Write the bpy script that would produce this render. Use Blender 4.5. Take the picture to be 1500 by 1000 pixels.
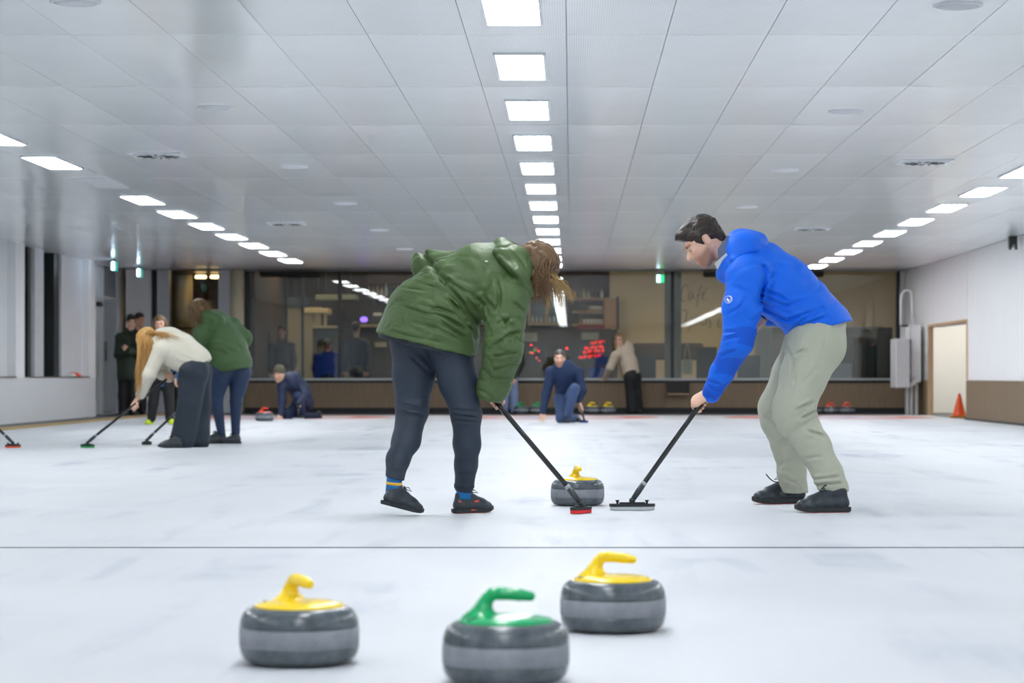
import bpy, bmesh, math, random
import numpy as np
from mathutils import Vector, Matrix

for o in list(bpy.data.objects):
    bpy.data.objects.remove(o, do_unlink=True)
SC = bpy.context.scene
COL = SC.collection
random.seed(7)

# ------------------------------------------------------------------ camera
F = 3542.0            # focal length in pixels of the 1500 px wide frame (85 mm lens)
CAMH = 0.71
VX, VY = 837.0, 551.0  # where the hall's long axis meets the picture
cam = bpy.data.cameras.new('camera')
cam.sensor_width = 36.0
cam.lens = 36.0 * F / 1500.0
cam.shift_x = -(VX - 750) / 1500.0
cam.shift_y = (VY - 500) / 1500.0
cam.clip_end = 200
cam.dof.use_dof = True
cam.dof.focus_distance = 12.8
cam.dof.aperture_fstop = 4.5
camo = bpy.data.objects.new('camera', cam)
camo.location = (0, 0, CAMH)
camo.rotation_euler = (math.pi / 2, 0, 0)
COL.objects.link(camo)
SC.camera = camo

# ------------------------------------------------------------------ world, exposure
w = bpy.data.worlds.new('world'); SC.world = w
w.use_nodes = True
w.node_tree.nodes['Background'].inputs[0].default_value = (0.02, 0.03, 0.045, 1)
w.node_tree.nodes['Background'].inputs[1].default_value = 0.35
SC.view_settings.view_transform = 'Standard'
SC.view_settings.look = 'None'
SC.view_settings.gamma = 1.0
SC.view_settings.use_curve_mapping = False
SC.view_settings.exposure = 0.04
LED_POWER = 27.5

def W(px, py, Y):
    """a point of the hall that is Y metres down the hall and seen at pixel (px, py)"""
    return Vector(((px - VX) * Y / F, Y, CAMH - (py - VY) * Y / F))

# ------------------------------------------------------------------ materials
def srgb(h):
    if isinstance(h, str):
        h = h.lstrip('#'); c = [int(h[i:i + 2], 16) / 255 for i in (0, 2, 4)]
    else:
        c = list(h)
    return tuple(x / 12.92 if x <= .04045 else ((x + .055) / 1.055) ** 2.4 for x in c)

MATS = {}
def mat(name, col, rough=.5, metal=0., spec=.5, var=.10, scale=9., bump=0., bscale=60., emit=0., stretch=(1, 1, 1), sheen=0., coat=0., vcol=None, bdist=.01):
    if name in MATS: return MATS[name]
    m = bpy.data.materials.new(name); m.use_nodes = True
    nt = m.node_tree; N = nt.nodes; L = nt.links
    p = N['Principled BSDF']
    c = srgb(col)
    tc = N.new('ShaderNodeTexCoord'); mp = N.new('ShaderNodeMapping')
    mp.inputs['Scale'].default_value = stretch
    L.new(tc.outputs['Object'], mp.inputs['Vector'])
    no = N.new('ShaderNodeTexNoise'); no.inputs['Scale'].default_value = scale; no.inputs['Detail'].default_value = 4
    L.new(mp.outputs[0], no.inputs['Vector'])
    mx = N.new('ShaderNodeMix'); mx.data_type = 'RGBA'
    mx.inputs[6].default_value = (*[x * (1 - var) for x in c], 1)
    mx.inputs[7].default_value = (*[min(1, x * (1 + var)) for x in c], 1)
    L.new(no.outputs['Fac'], mx.inputs[0])
    out = mx.outputs[2]
    if vcol:
        at = N.new('ShaderNodeVertexColor'); at.layer_name = vcol
        m2 = N.new('ShaderNodeMix'); m2.data_type = 'RGBA'; m2.blend_type = 'MULTIPLY'; m2.inputs[0].default_value = 1
        L.new(out, m2.inputs[6]); L.new(at.outputs['Color'], m2.inputs[7]); out = m2.outputs[2]
    L.new(out, p.inputs['Base Color'])
    p.inputs['Roughness'].default_value = rough
    p.inputs['Metallic'].default_value = metal
    p.inputs['Specular IOR Level'].default_value = spec
    if sheen: p.inputs['Sheen Weight'].default_value = sheen
    if coat: p.inputs['Coat Weight'].default_value = coat
    if emit:
        p.inputs['Emission Color'].default_value = (*c, 1); p.inputs['Emission Strength'].default_value = emit
    if bump:
        nb = N.new('ShaderNodeTexNoise'); nb.inputs['Scale'].default_value = bscale; nb.inputs['Detail'].default_value = 3
        L.new(mp.outputs[0], nb.inputs['Vector'])
        b = N.new('ShaderNodeBump'); b.inputs['Strength'].default_value = bump; b.inputs['Distance'].default_value = bdist
        L.new(nb.outputs['Fac'], b.inputs['Height']); L.new(b.outputs[0], p.inputs['Normal'])
    MATS[name] = m
    return m

def emission(name, col, strength):
    if name in MATS: return MATS[name]
    m = bpy.data.materials.new(name); m.use_nodes = True
    nt = m.node_tree; nt.nodes.remove(nt.nodes['Principled BSDF'])
    e = nt.nodes.new('ShaderNodeEmission'); e.inputs[0].default_value = (*srgb(col), 1); e.inputs[1].default_value = strength
    nt.links.new(e.outputs[0], nt.nodes['Material Output'].inputs[0])
    MATS[name] = m
    return m

def glass(name, tint=(.93, .97, .97), refl=1.0):
    if name in MATS: return MATS[name]
    m = bpy.data.materials.new(name); m.use_nodes = True
    nt = m.node_tree; N = nt.nodes; L = nt.links
    N.remove(N['Principled BSDF'])
    tr = N.new('ShaderNodeBsdfTransparent'); tr.inputs[0].default_value = (*tint, 1)
    gl = N.new('ShaderNodeBsdfGlossy'); gl.inputs['Roughness'].default_value = .015
    fr = N.new('ShaderNodeFresnel'); fr.inputs[0].default_value = 1.5
    mu = N.new('ShaderNodeMath'); mu.operation = 'MULTIPLY'; mu.inputs[1].default_value = refl; mu.use_clamp = True
    mi = N.new('ShaderNodeMixShader')
    L.new(fr.outputs[0], mu.inputs[0]); L.new(mu.outputs[0], mi.inputs[0])
    L.new(tr.outputs[0], mi.inputs[1]); L.new(gl.outputs[0], mi.inputs[2])
    L.new(mi.outputs[0], N['Material Output'].inputs[0])
    MATS[name] = m
    return m

# ------------------------------------------------------------------ objects
def tag(o, label=None, cat=None, group=None, kind=None):
    if label: o['label'] = label
    if cat: o['category'] = cat
    if group: o['group'] = group
    if kind: o['kind'] = kind
    return o

def thing(name, label, cat, loc=(0, 0, 0), group=None, rotz=0):
    o = bpy.data.objects.new(name, None); COL.objects.link(o)
    o.location = loc; o.rotation_euler = (0, 0, rotz); o.empty_display_size = .1
    return tag(o, label, cat, group)

def link_mesh(name, me, m, parent=None):
    o = bpy.data.objects.new(name, me); COL.objects.link(o)
    if m is not None and not me.materials: me.materials.append(m)
    if parent is not None: o.parent = parent
    return o

def copy_tree(o, parent=None):
    c = o.copy(); COL.objects.link(c); c.parent = parent
    for ch in list(o.children): copy_tree(ch, c)
    return c

class MB:
    """collects simple shapes into one mesh"""
    def __init__(s): s.v = []; s.f = []; s.smooth = []
    def add(s, vs, fs, smooth=False):
        b = len(s.v); s.v += [tuple(v) for v in vs]
        for f in fs: s.f.append(tuple(b + i for i in f)); s.smooth.append(smooth)
        return s
    def box(s, lo, hi, ch=0.0):
        x0, y0, z0 = lo; x1, y1, z1 = hi
        if ch <= 0:
            vs = [(x, y, z) for z in (z0, z1) for y in (y0, y1) for x in (x0, x1)]
            return s.add(vs, [(0, 2, 3, 1), (4, 5, 7, 6), (0, 1, 5, 4), (2, 6, 7, 3), (0, 4, 6, 2), (1, 3, 7, 5)])
        bm = bmesh.new(); bmesh.ops.create_cube(bm, size=1)
        for v in bm.verts:
            v.co = Vector(((x0 + x1) / 2 + v.co.x * (x1 - x0), (y0 + y1) / 2 + v.co.y * (y1 - y0), (z0 + z1) / 2 + v.co.z * (z1 - z0)))
        bmesh.ops.bevel(bm, geom=bm.edges[:], offset=ch, segments=2, affect='EDGES', profile=.6)
        bm.verts.index_update()
        s.add([v.co[:] for v in bm.verts], [[v.index for v in f.verts] for f in bm.faces]); bm.free()
        return s
    def cbox(s, c, size, ch=0.0):
        return s.box([c[i] - size[i] / 2 for i in range(3)], [c[i] + size[i] / 2 for i in range(3)], ch)
    def tube(s, pts, rad, n=10, cap=True, flat=1.0):
        pts = [Vector(p) for p in pts]
        if not hasattr(rad, '__len__'): rad = [rad] * len(pts)
        rings = []
        t0 = (pts[1] - pts[0]).normalized()
        ref = Vector((0, 0, 1)) if abs(t0.z) < .9 else Vector((1, 0, 0))
        u = t0.cross(ref).normalized()
        for i, p in enumerate(pts):
            t = (pts[min(i + 1, len(pts) - 1)] - pts[max(i - 1, 0)]).normalized()
            u = (u - t * u.dot(t)).normalized(); v = t.cross(u)
            rings.append([p + (u * math.cos(a) + v * math.sin(a) * flat) * rad[i] for a in [2 * math.pi * k / n for k in range(n)]])
        vs = [q for r in rings for q in r]; fs = []
        for i in range(len(rings) - 1):
            for k in range(n):
                fs.append((i * n + k, i * n + (k + 1) % n, (i + 1) * n + (k + 1) % n, (i + 1) * n + k))
        if cap:
            fs.append(tuple(reversed(range(n)))); fs.append(tuple(range((len(rings) - 1) * n, len(rings) * n)))
        return s.add(vs, fs, True)
    def lathe(s, prof, n=40, c=(0, 0, 0), smooth=True):
        vs = []; fs = []
        for r, z in prof:
            for k in range(n):
                a = 2 * math.pi * k / n; vs.append((c[0] + r * math.cos(a), c[1] + r * math.sin(a), c[2] + z))
        for i in range(len(prof) - 1):
            for k in range(n):
                fs.append((i * n + k, i * n + (k + 1) % n, (i + 1) * n + (k + 1) % n, (i + 1) * n + k))
        if prof[0][0] > 1e-6: fs.append(tuple(reversed(range(n))))
        if prof[-1][0] > 1e-6: fs.append(tuple(range((len(prof) - 1) * n, len(prof) * n)))
        return s.add(vs, fs, smooth)
    def prism(s, poly, axis, d0, d1):
        """poly: 2D outline, extruded along axis 'x','y','z' from d0 to d1"""
        n = len(poly)
        def P(a, b, d): return {'x': (d, a, b), 'y': (a, d, b), 'z': (a, b, d)}[axis]
        vs = [P(a, b, d0) for a, b in poly] + [P(a, b, d1) for a, b in poly]
        fs = [tuple(range(n)), tuple(reversed(range(n, 2 * n)))]
        for i in range(n): fs.append((i, i + n, (i + 1) % n + n, (i + 1) % n))
        return s.add(vs, fs)
    def ball(s, c, r, n=12):
        if not hasattr(r, '__len__'): r = (r, r, r)
        vs = [(c[0], c[1], c[2] + r[2])]; m = n // 2
        for i in range(1, m):
            t = math.pi * i / m
            for k in range(n):
                a = 2 * math.pi * k / n
                vs.append((c[0] + r[0] * math.sin(t) * math.cos(a), c[1] + r[1] * math.sin(t) * math.sin(a), c[2] + r[2] * math.cos(t)))
        vs.append((c[0], c[1], c[2] - r[2])); e = len(vs) - 1; fs = []
        for k in range(n):
            fs.append((0, 1 + k, 1 + (k + 1) % n)); fs.append((e, 1 + (m - 2) * n + (k + 1) % n, 1 + (m - 2) * n + k))
            for i in range(m - 2):
                fs.append((1 + i * n + k, 1 + (i + 1) * n + k, 1 + (i + 1) * n + (k + 1) % n, 1 + i * n + (k + 1) % n))
        return s.add(vs, fs, True)
    def mesh(s, name, off=(0, 0, 0)):
        me = bpy.data.meshes.new(name)
        vs = [(v[0] - off[0], v[1] - off[1], v[2] - off[2]) for v in s.v]
        me.from_pydata(vs, [], s.f)
        for p, sm in zip(me.polygons, s.smooth): p.use_smooth = sm
        bm = bmesh.new(); bm.from_mesh(me); bmesh.ops.recalc_face_normals(bm, faces=bm.faces[:]); bm.to_mesh(me); bm.free()
        return me
    def build(s, name, m, parent=None):
        """shape coordinates are in world space unless the parent sits at the origin; they are moved into the parent's frame"""
        off = (0, 0, 0)
        if parent is not None:
            p = parent; off = Vector(p.location)
            while p.parent is not None: p = p.parent; off = off + p.location
        return link_mesh(name, s.mesh(name, off), m, parent)

def pq(px0, py0, px1, py1, Y, th):
    """box lo/hi for a frontal rectangle seen at pixels, front face at Y, thickness th away from the camera"""
    a = W(px0, py1, Y); b = W(px1, py0, Y)
    return (a.x, Y, a.z), (b.x, Y + th, b.z)
# ================================================================== THE HALL
XR, XL, XD = 6.5, -8.4, -8.65       # right wall, left wall, left door wall
YB, YF = -4.0, 47.0                 # wall behind the camera, glazed far wall
HC = CAMH + 2.04                    # ceiling height
YI = 44.3                           # end of the ice
XI = -7.45                          # left edge of the ice

def struct(o, label=None):
    o['kind'] = 'structure'
    if label: o['label'] = label
    return o

# ---- ice
def ice_material():
    m = bpy.data.materials.new('ice'); m.use_nodes = True
    nt = m.node_tree; N = nt.nodes; L = nt.links; p = N['Principled BSDF']
    tc = N.new('ShaderNodeTexCoord')
    def noise(scale, stretch, detail=4, rot=0, dist=0.):
        mp = N.new('ShaderNodeMapping'); mp.inputs['Scale'].default_value = stretch; mp.inputs['Rotation'].default_value = (0, 0, rot)
        L.new(tc.outputs['Object'], mp.inputs[0])
        n = N.new('ShaderNodeTexNoise'); n.inputs['Scale'].default_value = scale; n.inputs['Detail'].default_value = detail
        n.inputs['Distortion'].default_value = dist
        L.new(mp.outputs[0], n.inputs['Vector']); return n
    def ramp(src, a, b, ca, cb):
        r = N.new('ShaderNodeValToRGB'); r.color_ramp.elements[0].position = a; r.color_ramp.elements[1].position = b
        r.color_ramp.elements[0].color = ca; r.color_ramp.elements[1].color = cb
        L.new(src, r.inputs[0]); return r
    n1 = noise(.55, (1, .55, 1), 5, .3, .6)
    base = ramp(n1.outputs['Fac'], .3, .7, (*srgb('#c0c3c8'), 1), (*srgb('#d3d6da'), 1))
    # scratches: thin stretched streaks running in two directions
    def streak(rot, sc, st, a, b):
        n = noise(sc, st, 6, rot, .5); r = ramp(n.outputs['Fac'], a, b, (0, 0, 0, 1), (1, 1, 1, 1)); return r
    s1 = streak(.35, 2.2, (1, .12, 1), .54, .70)
    s2 = streak(-.55, 2.6, (1, .10, 1), .56, .72)
    s3 = streak(1.45, 1.6, (1, .08, 1), .57, .74)
    add = N.new('ShaderNodeMath'); add.operation = 'ADD'; add.use_clamp = True
    L.new(s1.outputs[0], add.inputs[0]); L.new(s2.outputs[0], add.inputs[1])
    add2 = N.new('ShaderNodeMath'); add2.operation = 'ADD'; add2.use_clamp = True
    L.new(add.outputs[0], add2.inputs[0]); L.new(s3.outputs[0], add2.inputs[1])
    brk = noise(.9, (1, 1, 1), 3); bramp = ramp(brk.outputs['Fac'], .42, .62, (0, 0, 0, 1), (1, 1, 1, 1))
    mu = N.new('ShaderNodeMath'); mu.operation = 'MULTIPLY'; L.new(add2.outputs[0], mu.inputs[0]); L.new(bramp.outputs[0], mu.inputs[1])
    mu2 = N.new('ShaderNodeMath'); mu2.operation = 'MULTIPLY'; mu2.inputs[1].default_value = .55; L.new(mu.outputs[0], mu2.inputs[0])
    mx = N.new('ShaderNodeMix'); mx.data_type = 'RGBA'; L.new(mu2.outputs[0], mx.inputs[0]); L.new(base.outputs[0], mx.inputs[6])
    mx.inputs[7].default_value = (*srgb('#8d9aab'), 1)
    L.new(mx.outputs[2], p.inputs['Base Color'])
    peb = noise(38, (1, 1, 1), 2)
    b = N.new('ShaderNodeBump'); b.inputs['Strength'].default_value = .25; b.inputs['Distance'].default_value = .004
    L.new(peb.outputs['Fac'], b.inputs['Height']); L.new(b.outputs[0], p.inputs['Normal'])
    rr = ramp(n1.outputs['Fac'], .3, .7, (.45, .45, .45, 1), (.60, .60, .60, 1)); L.new(rr.outputs[0], p.inputs['Roughness'])
    p.inputs['Specular IOR Level'].default_value = .16
    return m
ICE = ice_material()
floor = struct(MB().box((XI, YB, -.05), (XR, YI, 0)).build('floor', ICE), 'white pebbled curling ice sheet across the hall')
LINE = mat('line_paint', '#59606f', .5, var=.25, scale=6)
MB().box((XI + .01, 10.0, .0003), (XR - .01, 10.055, .0015)).build('hog_line', LINE, floor)
# far house: painted rings frozen flush in the ice, one per sheet
RED = mat('ring_red', '#c9776f', .5, var=.12); BLUE = mat('ring_blue', '#9aa3cf', .5, var=.12); BUT = mat('ring_white', '#e9ecf0', .5)
def ring(r0, r1, cx, cy, name, m, n=56):
    mb = MB(); vs = []; fs = []
    for k in range(n):
        a = 2 * math.pi * k / n
        for r in (r0, r1): vs.append((cx + r * math.cos(a), cy + r * math.sin(a), .0012))
    for k in range(n):
        a = 2 * k; b = 2 * ((k + 1) % n); fs.append((a, a + 1, b + 1, b))
    mb.add(vs, fs); return mb.build(name, m, floor)
for cx in (-4.95, -.3, 4.45):
    ring(1.22, 1.83, cx, 41.9, 'outer_ring', RED if cx else RED)
    ring(.30, .61, cx, 41.9, 'inner_ring', BLUE)

# ---- walkways
RUB = mat('rubber_mat', '#23282b', .8, var=.2, bump=.4, bscale=90)
GRY = mat('walkway_grey', '#5d6264', .7, var=.15, scale=3)
struct(MB().box((XD, YB, -.05), (XI - .10, YI, .0)).build('floor_walkway', GRY), 'dark grey walkway beside the ice')
struct(MB().box((XD, YI, -.05), (XR, YF + .1, -.002)).build('floor_far_walkway', RUB), 'black rubber matting at the far end of the ice')
struct(MB().box((XI - .10, YB, -.05), (XI, YI, .035), .006).build('trim_1', mat('edge_timber', '#a48c5c', .6, var=.2, stretch=(1, .1, 1), scale=14)), 'timber kerb along the left edge of the ice')

# ---- ceiling: metal cassettes
def ceiling_material():
    m = bpy.data.materials.new('ceiling_metal'); m.use_nodes = True
    nt = m.node_tree; N = nt.nodes; L = nt.links; p = N['Principled BSDF']
    tc = N.new('ShaderNodeTexCoord')
    wv = N.new('ShaderNodeTexWave'); wv.wave_type = 'BANDS'; wv.bands_direction = 'X'; wv.inputs['Scale'].default_value = 22.4
    L.new(tc.outputs['Object'], wv.inputs['Vector'])
    rp = N.new('ShaderNodeValToRGB'); rp.color_ramp.elements[0].position = .25; rp.color_ramp.elements[1].position = .6
    rp.color_ramp.elements[0].color = (*srgb('#e3e9ea'), 1); rp.color_ramp.elements[1].color = (*srgb('#f3f7f8'), 1)
    L.new(wv.outputs['Fac'], rp.inputs[0])
    oi = N.new('ShaderNodeObjectInfo')
    rv = N.new('ShaderNodeMapRange'); rv.inputs[3].default_value = .95; rv.inputs[4].default_value = 1.04; L.new(oi.outputs['Random'], rv.inputs[0])
    mm = N.new('ShaderNodeMix'); mm.data_type = 'RGBA'; mm.blend_type = 'MULTIPLY'; mm.inputs[0].default_value = 1
    L.new(rp.outputs[0], mm.inputs[6]); L.new(rv.outputs[0], mm.inputs[7]); L.new(mm.outputs[2], p.inputs['Base Color'])
    p.inputs['Roughness'].default_value = .17; p.inputs['Specular IOR Level'].default_value = .6; p.inputs['Metallic'].default_value = .0
    mp = N.new('ShaderNodeMapping'); mp.inputs['Scale'].default_value = (1.6, .8, 1); L.new(tc.outputs['Object'], mp.inputs[0])
    no = N.new('ShaderNodeTexNoise'); no.inputs['Scale'].default_value = 1.4; no.inputs['Detail'].default_value = 2; L.new(mp.outputs[0], no.inputs['Vector'])
    b = N.new('ShaderNodeBump'); b.inputs['Strength'].default_value = .15; b.inputs['Distance'].default_value = .03
    L.new(no.outputs['Fac'], b.inputs['Height']); L.new(b.outputs[0], p.inputs['Normal'])
    return m
CEIL = ceiling_material()
ceil = struct(MB().box((XD - .3, YB, HC + .03), (XR + .3, YF + .3, HC + .12)).build('ceiling', mat('ceiling_void', '#a9aeb2', .8)), 'low suspended ceiling of white metal cassettes')
xs = [-.03]
while xs[-1] < XR: xs.append(xs[-1] + .6)
left = [-.63 - .59 * k for k in range(8)]
left += [-5.10]
while left[-1] > XD: left.append(left[-1] - .6)
xs = sorted(left) + xs
ys = [14.45 + 2.6 * k for k in range(-8, 13)]
tile_cache = {}
def tile_mesh(w, l, var):
    key = (round(w, 3), round(l, 3), var)
    if key in tile_cache: return tile_cache[key]
    r = random.Random(var); g = .0018; nx, ny = 4, 6
    vs = []; fs = []; sag = .0035 + .0025 * r.random()
    tx = r.uniform(-.0005, .0005)
    for j in range(ny + 1):
        for i in range(nx + 1):
            a = -1 + 2 * i / nx; b = -1 + 2 * j / ny
            vs.append((a * (w / 2 - g), b * (l / 2 - g * 3.), -sag * (1 - a * a) * (1 - b ** 4) + tx * a))
    for j in range(ny):
        for i in range(nx):
            q = j * (nx + 1) + i; fs.append((q, q + nx + 1, q + nx + 2, q + 1))
    # turned-up rim
    rim = [i for i in range(nx)] + [nx + (nx + 1) * j for j in range(ny)] + [(nx + 1) * ny + nx - i for i in range(nx)] + [(nx + 1) * (ny - j) for j in range(ny)]
    b0 = len(vs); nr = len(rim)
    for q in rim: vs.append(vs[q])
    for q in rim: vs.append((vs[q][0], vs[q][1], .028))
    for k in range(nr):
        fs.append((b0 + k, b0 + (k + 1) % nr, b0 + nr + (k + 1) % nr, b0 + nr + k))
    me = bpy.data.meshes.new('ceiling_panel'); me.from_pydata(vs, [], fs)
    for p_ in me.polygons[:nx * ny]: p_.use_smooth = True
    me.materials.append(CEIL); tile_cache[key] = me
    return me
rest_v = []; rest_f = []; npan = 0
for j in range(len(ys) - 1):
    y0, y1 = ys[j], ys[j + 1]
    y1 = min(y1, YF)
    for i in range(len(xs) - 1):
        x0, x1 = max(xs[i], XD), min(xs[i + 1], XR)
        if x1 - x0 < .1: continue
        # the nearest edge of the panel inside the picture?
        yc = y1
        pxa = VX + F * x0 / yc; pxb = VX + F * x1 / yc; top = VY - F * (HC - CAMH) / yc
        pxa = min(pxa, VX + F * x0 / max(y0, 12.6)); 
        vis = y1 > 12.6 and pxb > -5 and VX + F * x0 / yc < 1505
        me = tile_mesh(x1 - x0, y1 - y0, (i * 7 + j * 3) % 4)
        if vis:
            o = link_mesh('ceiling_panel', me, CEIL, ceil); o.location = ((x0 + x1) / 2, (y0 + y1) / 2, HC); npan += 1
        else:
            b = len(rest_v); rest_v += [((x0 + x1) / 2 + v.co.x, (y0 + y1) / 2 + v.co.y, HC + v.co.z) for v in me.vertices]
            rest_f += [tuple(b + q for q in p_.vertices) for p_ in me.polygons]
me = bpy.data.meshes.new('ceiling_panels_overhead'); me.from_pydata(rest_v, [], rest_f)
o = link_mesh('ceiling_panels_overhead', me, CEIL, ceil); o['kind'] = 'stuff'
print('ceiling panels', npan)

# ---- LED panels, three rows
LED_ON = emission('led_diffuser', '#fafcff', LED_POWER)
LED_OFF = mat('led_diffuser_off', '#d9dde0', .4)
FRM = mat('led_frame', '#dfe3e6', .35, var=.03)
def led(x, y, label, on=True, k=[0]):
    t = thing('ceiling_light', label, 'ceiling light', (x, y, HC), 'LED panels in the ceiling')
    w, l = .302, 1.27
    mb = MB()
    for s in (-1, 1):
        mb.cbox((x + s * (w / 2 + .008), y, HC - .009), (.016, l + .032, .022)); mb.cbox((x, y + s * (l / 2 + .008), HC - .009), (w, .016, .022))
    mb.build('frame', FRM, t)
    mb = MB(); mb.cbox((x, y, HC - .012), (w, l, .006)); mb.build('diffuser', LED_ON if on else LED_OFF, t)
    return t
rowlab = {'c': 'middle', 'l': 'left', 'r': 'right'}
ords = ['first', 'second', 'third', 'fourth', 'fifth', 'sixth', 'seventh', 'eighth', 'ninth', 'tenth', 'eleventh', 'twelfth', 'thirteenth', 'fourteenth']
for row, x, ylist in (('c', -.33, [13.30 + 2.57 * k for k in range(13)]),
                      ('l', -4.93, [20.55 + 2.43 * k for k in range(10)]),
                      ('r', 4.52, [24.0 + 2.58 * k for k in range(9)])):
    for i, y in enumerate(ylist):
        on = not (row == 'l' and i == 2)
        led(x, y, ('lit white ceiling panel light, %s from the front in the %s row' % (ords[i], rowlab[row])) if on else 'switched-off grey ceiling panel light in the left row', on)
    y = ylist[0] - 2.55; nb_ = 0
    while y > YB + 1.0:
        led(x, y, 'lit ceiling panel overhead, %s before the front of the %s row' % (ords[nb_], rowlab[row])); y -= 2.55; nb_ += 1

# ---- round loudspeakers and swirl diffusers in the ceiling
SPK = mat('speaker_white', '#dfe2e6', .45, var=.03)
def speaker(px, py, lab, r=.135):
    Y = F * 2.04 / (VY - py); p = W(px, py, Y)
    t = thing('ceiling_speaker', lab, 'speaker', (p.x, Y, HC), 'round ceiling loudspeakers')
    MB().lathe([(r, .004), (r, -.012), (r * .93, -.017), (r * .88, -.015)], 28, (p.x, Y, HC)).build('rim', SPK, t)
    MB().lathe([(r * .88, -.006), (r * .88, -.0155), (r * .5, -.019), (0, -.020)], 28, (p.x, Y, HC)).build('grille', mat('speaker_grille', '#d2d6da', .5, bump=.5, bscale=300), t)
for px, py, lab in ((316, 156, 'largest of the round white ceiling speakers left of the middle lights'), (431, 243, 'round white ceiling speaker, second of the left line'), (506, 297, 'round white ceiling speaker, third of the left line'),
                    (556, 336, 'small round white ceiling speaker above the raised green elbow'), (593, 364, 'farthest small round white ceiling speaker left of the middle lights'),
                    (1403, 6, 'round white ceiling speaker cut by the top edge on the right'), (1239, 162, 'round white ceiling speaker, second of the right line'), (1150, 248, 'round white ceiling speaker, third of the right line'),
                    (1094, 302, 'round white ceiling speaker nearest above the man in blue'), (110, 1, 'round white ceiling speaker at the top left corner')):
    speaker(px, py, lab)
VNT = mat('vent_white', '#d3d7da', .4, var=.03); SLOT = mat('vent_slot', '#14181a', .7)
def swirl(px, py, lab, s=.50):
    Y = F * 2.04 / (VY - py); p = W(px, py, Y)
    t = thing('air_diffuser', lab, 'air vent', (p.x, Y, HC), 'swirl air diffusers in the ceiling')
    MB().box((p.x - s / 2, Y - s / 2, HC - .014), (p.x + s / 2, Y + s / 2, HC + .004), .004).build('plate', VNT, t)
    MB().lathe([(.235, -.014), (.235, -.020), (.22, -.022), (0, -.022)], 30, (p.x, Y, HC)).build('disc', VNT, t)
    for k in range(14):
        a = 2 * math.pi * k / 14; mb = MB(); d = Vector((math.cos(a), math.sin(a), 0)); n = Vector((-d.y, d.x, 0))
        d2 = (d + n * .45).normalized(); c = Vector((p.x, Y, HC - .0225)) + d * .07
        n2 = Vector((-d2.y, d2.x, 0)); q = [c + n2 * .008, c + d2 * .13 + n2 * .013, c + d2 * .13 - n2 * .013, c - n2 * .008]
        mb.add([*q, *[v - Vector((0, 0, .0025)) for v in q]], [(0, 1, 2, 3), (7, 6, 5, 4), (0, 4, 5, 1), (1, 5, 6, 2), (2, 6, 7, 3), (3, 7, 4, 0)]); mb.build('slot', SLOT, t)
swirl(232, 226, 'square swirl air vent with dark slots, nearest on the left')
swirl(1354, 236, 'round swirl air vent with dark slots above the right wall')
swirl(420, 326.5, 'far small swirl air vent left of the woman in green')
swirl(1189, 334, 'far small swirl air vent right of the man in blue')

# ---- walls
WHT = mat('wall_white', '#f0f1f2', .55, var=.03, scale=2)
PNL = mat('wall_panel_grey', '#dde0e3', .5, var=.03, scale=2)
WOODP = mat('dado_wood', '#7f6c55', .55, var=.28, scale=5, stretch=(6, 6, .6), bump=.15, bscale=30)
ZD = .64
# right wall: white sandwich panels above, brown dado below, wide low opening near the far corner
OY0, OY1, OZ = 39.65, 43.9, 1.6
rw = struct(MB().box((XR + .02, YB, ZD), (XR + .25, OY0, HC + .03)).build('wall_right', WHT), 'white panelled side wall of the hall')
MB().box((XR + .02, OY0, OZ), (XR + .25, OY1, HC + .03)).build('wall_above_opening', WHT, rw)
MB().box((XR + .02, OY1 + .06, 0), (XR + .07, YF + .3, HC + .03)).build('wall_beyond_opening', WHT, rw)
y = 28.5
k = 0
while y < OY0 - .02:
    y1 = min(y + 1.13, OY0)
    MB().box((XR, y + .004, ZD + .004), (XR + .03, y1 - .004, HC - .004), .003).build('wall_panel', WHT, rw); y = y1
MB().box((XR, YB, ZD), (XR + .03, 28.5, HC)).build('wall_panel_long', WHT, rw)
MB().box((XR, OY0 + .12, OZ + .05), (XR + .03, OY1 - .02, HC - .004)).build('wall_panel', WHT, rw)
MB().box((XR, OY1, .0), (XR + .03, YF, HC - .004)).build('wall_panel', WHT, rw)
y = 28.5
while y < OY0 - .02:
    y1 = min(y + 1.86, OY0)
    MB().box((XR - .03, y + .003, -.02), (XR + .02, y1 - .003, ZD), .003).build('dado_board', WOODP, rw); y = y1
MB().box((XR - .03, YB, -.02), (XR + .02, 28.5, ZD)).build('dado_board_long', WOODP, rw)
MB().box((XR - .05, 28.5, -.02), (XR - .03, OY0, .035)).build('kick_strip', mat('kick_dark', '#3d3a35', .6), rw)
MB().box((XR - .03, OY1 + .12, -.02), (XR - .001, YF, ZD)).build('dado_board', WOODP, rw)
# door frame of the opening
TMB = mat('pale_timber', '#c3a684', .55, var=.12, scale=7, stretch=(5, 5, .6))
dr = struct(MB().box((XR - .02, OY1 - .02, -.02), (XR + .07, OY1 + .12, OZ + .05), .006).build('door_1', TMB), 'timber framed wide opening in the right wall')
MB().box((XR - .02, OY0 + .02, OZ), (XR + .07, OY1 - .02, OZ + .05), .006).build('door_head', TMB, dr)
MB().box((XR - .02, OY0, ZD + .01), (XR + .07, OY0 + .06, OZ + .05), .006).build('door_jamb', TMB, dr)
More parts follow.
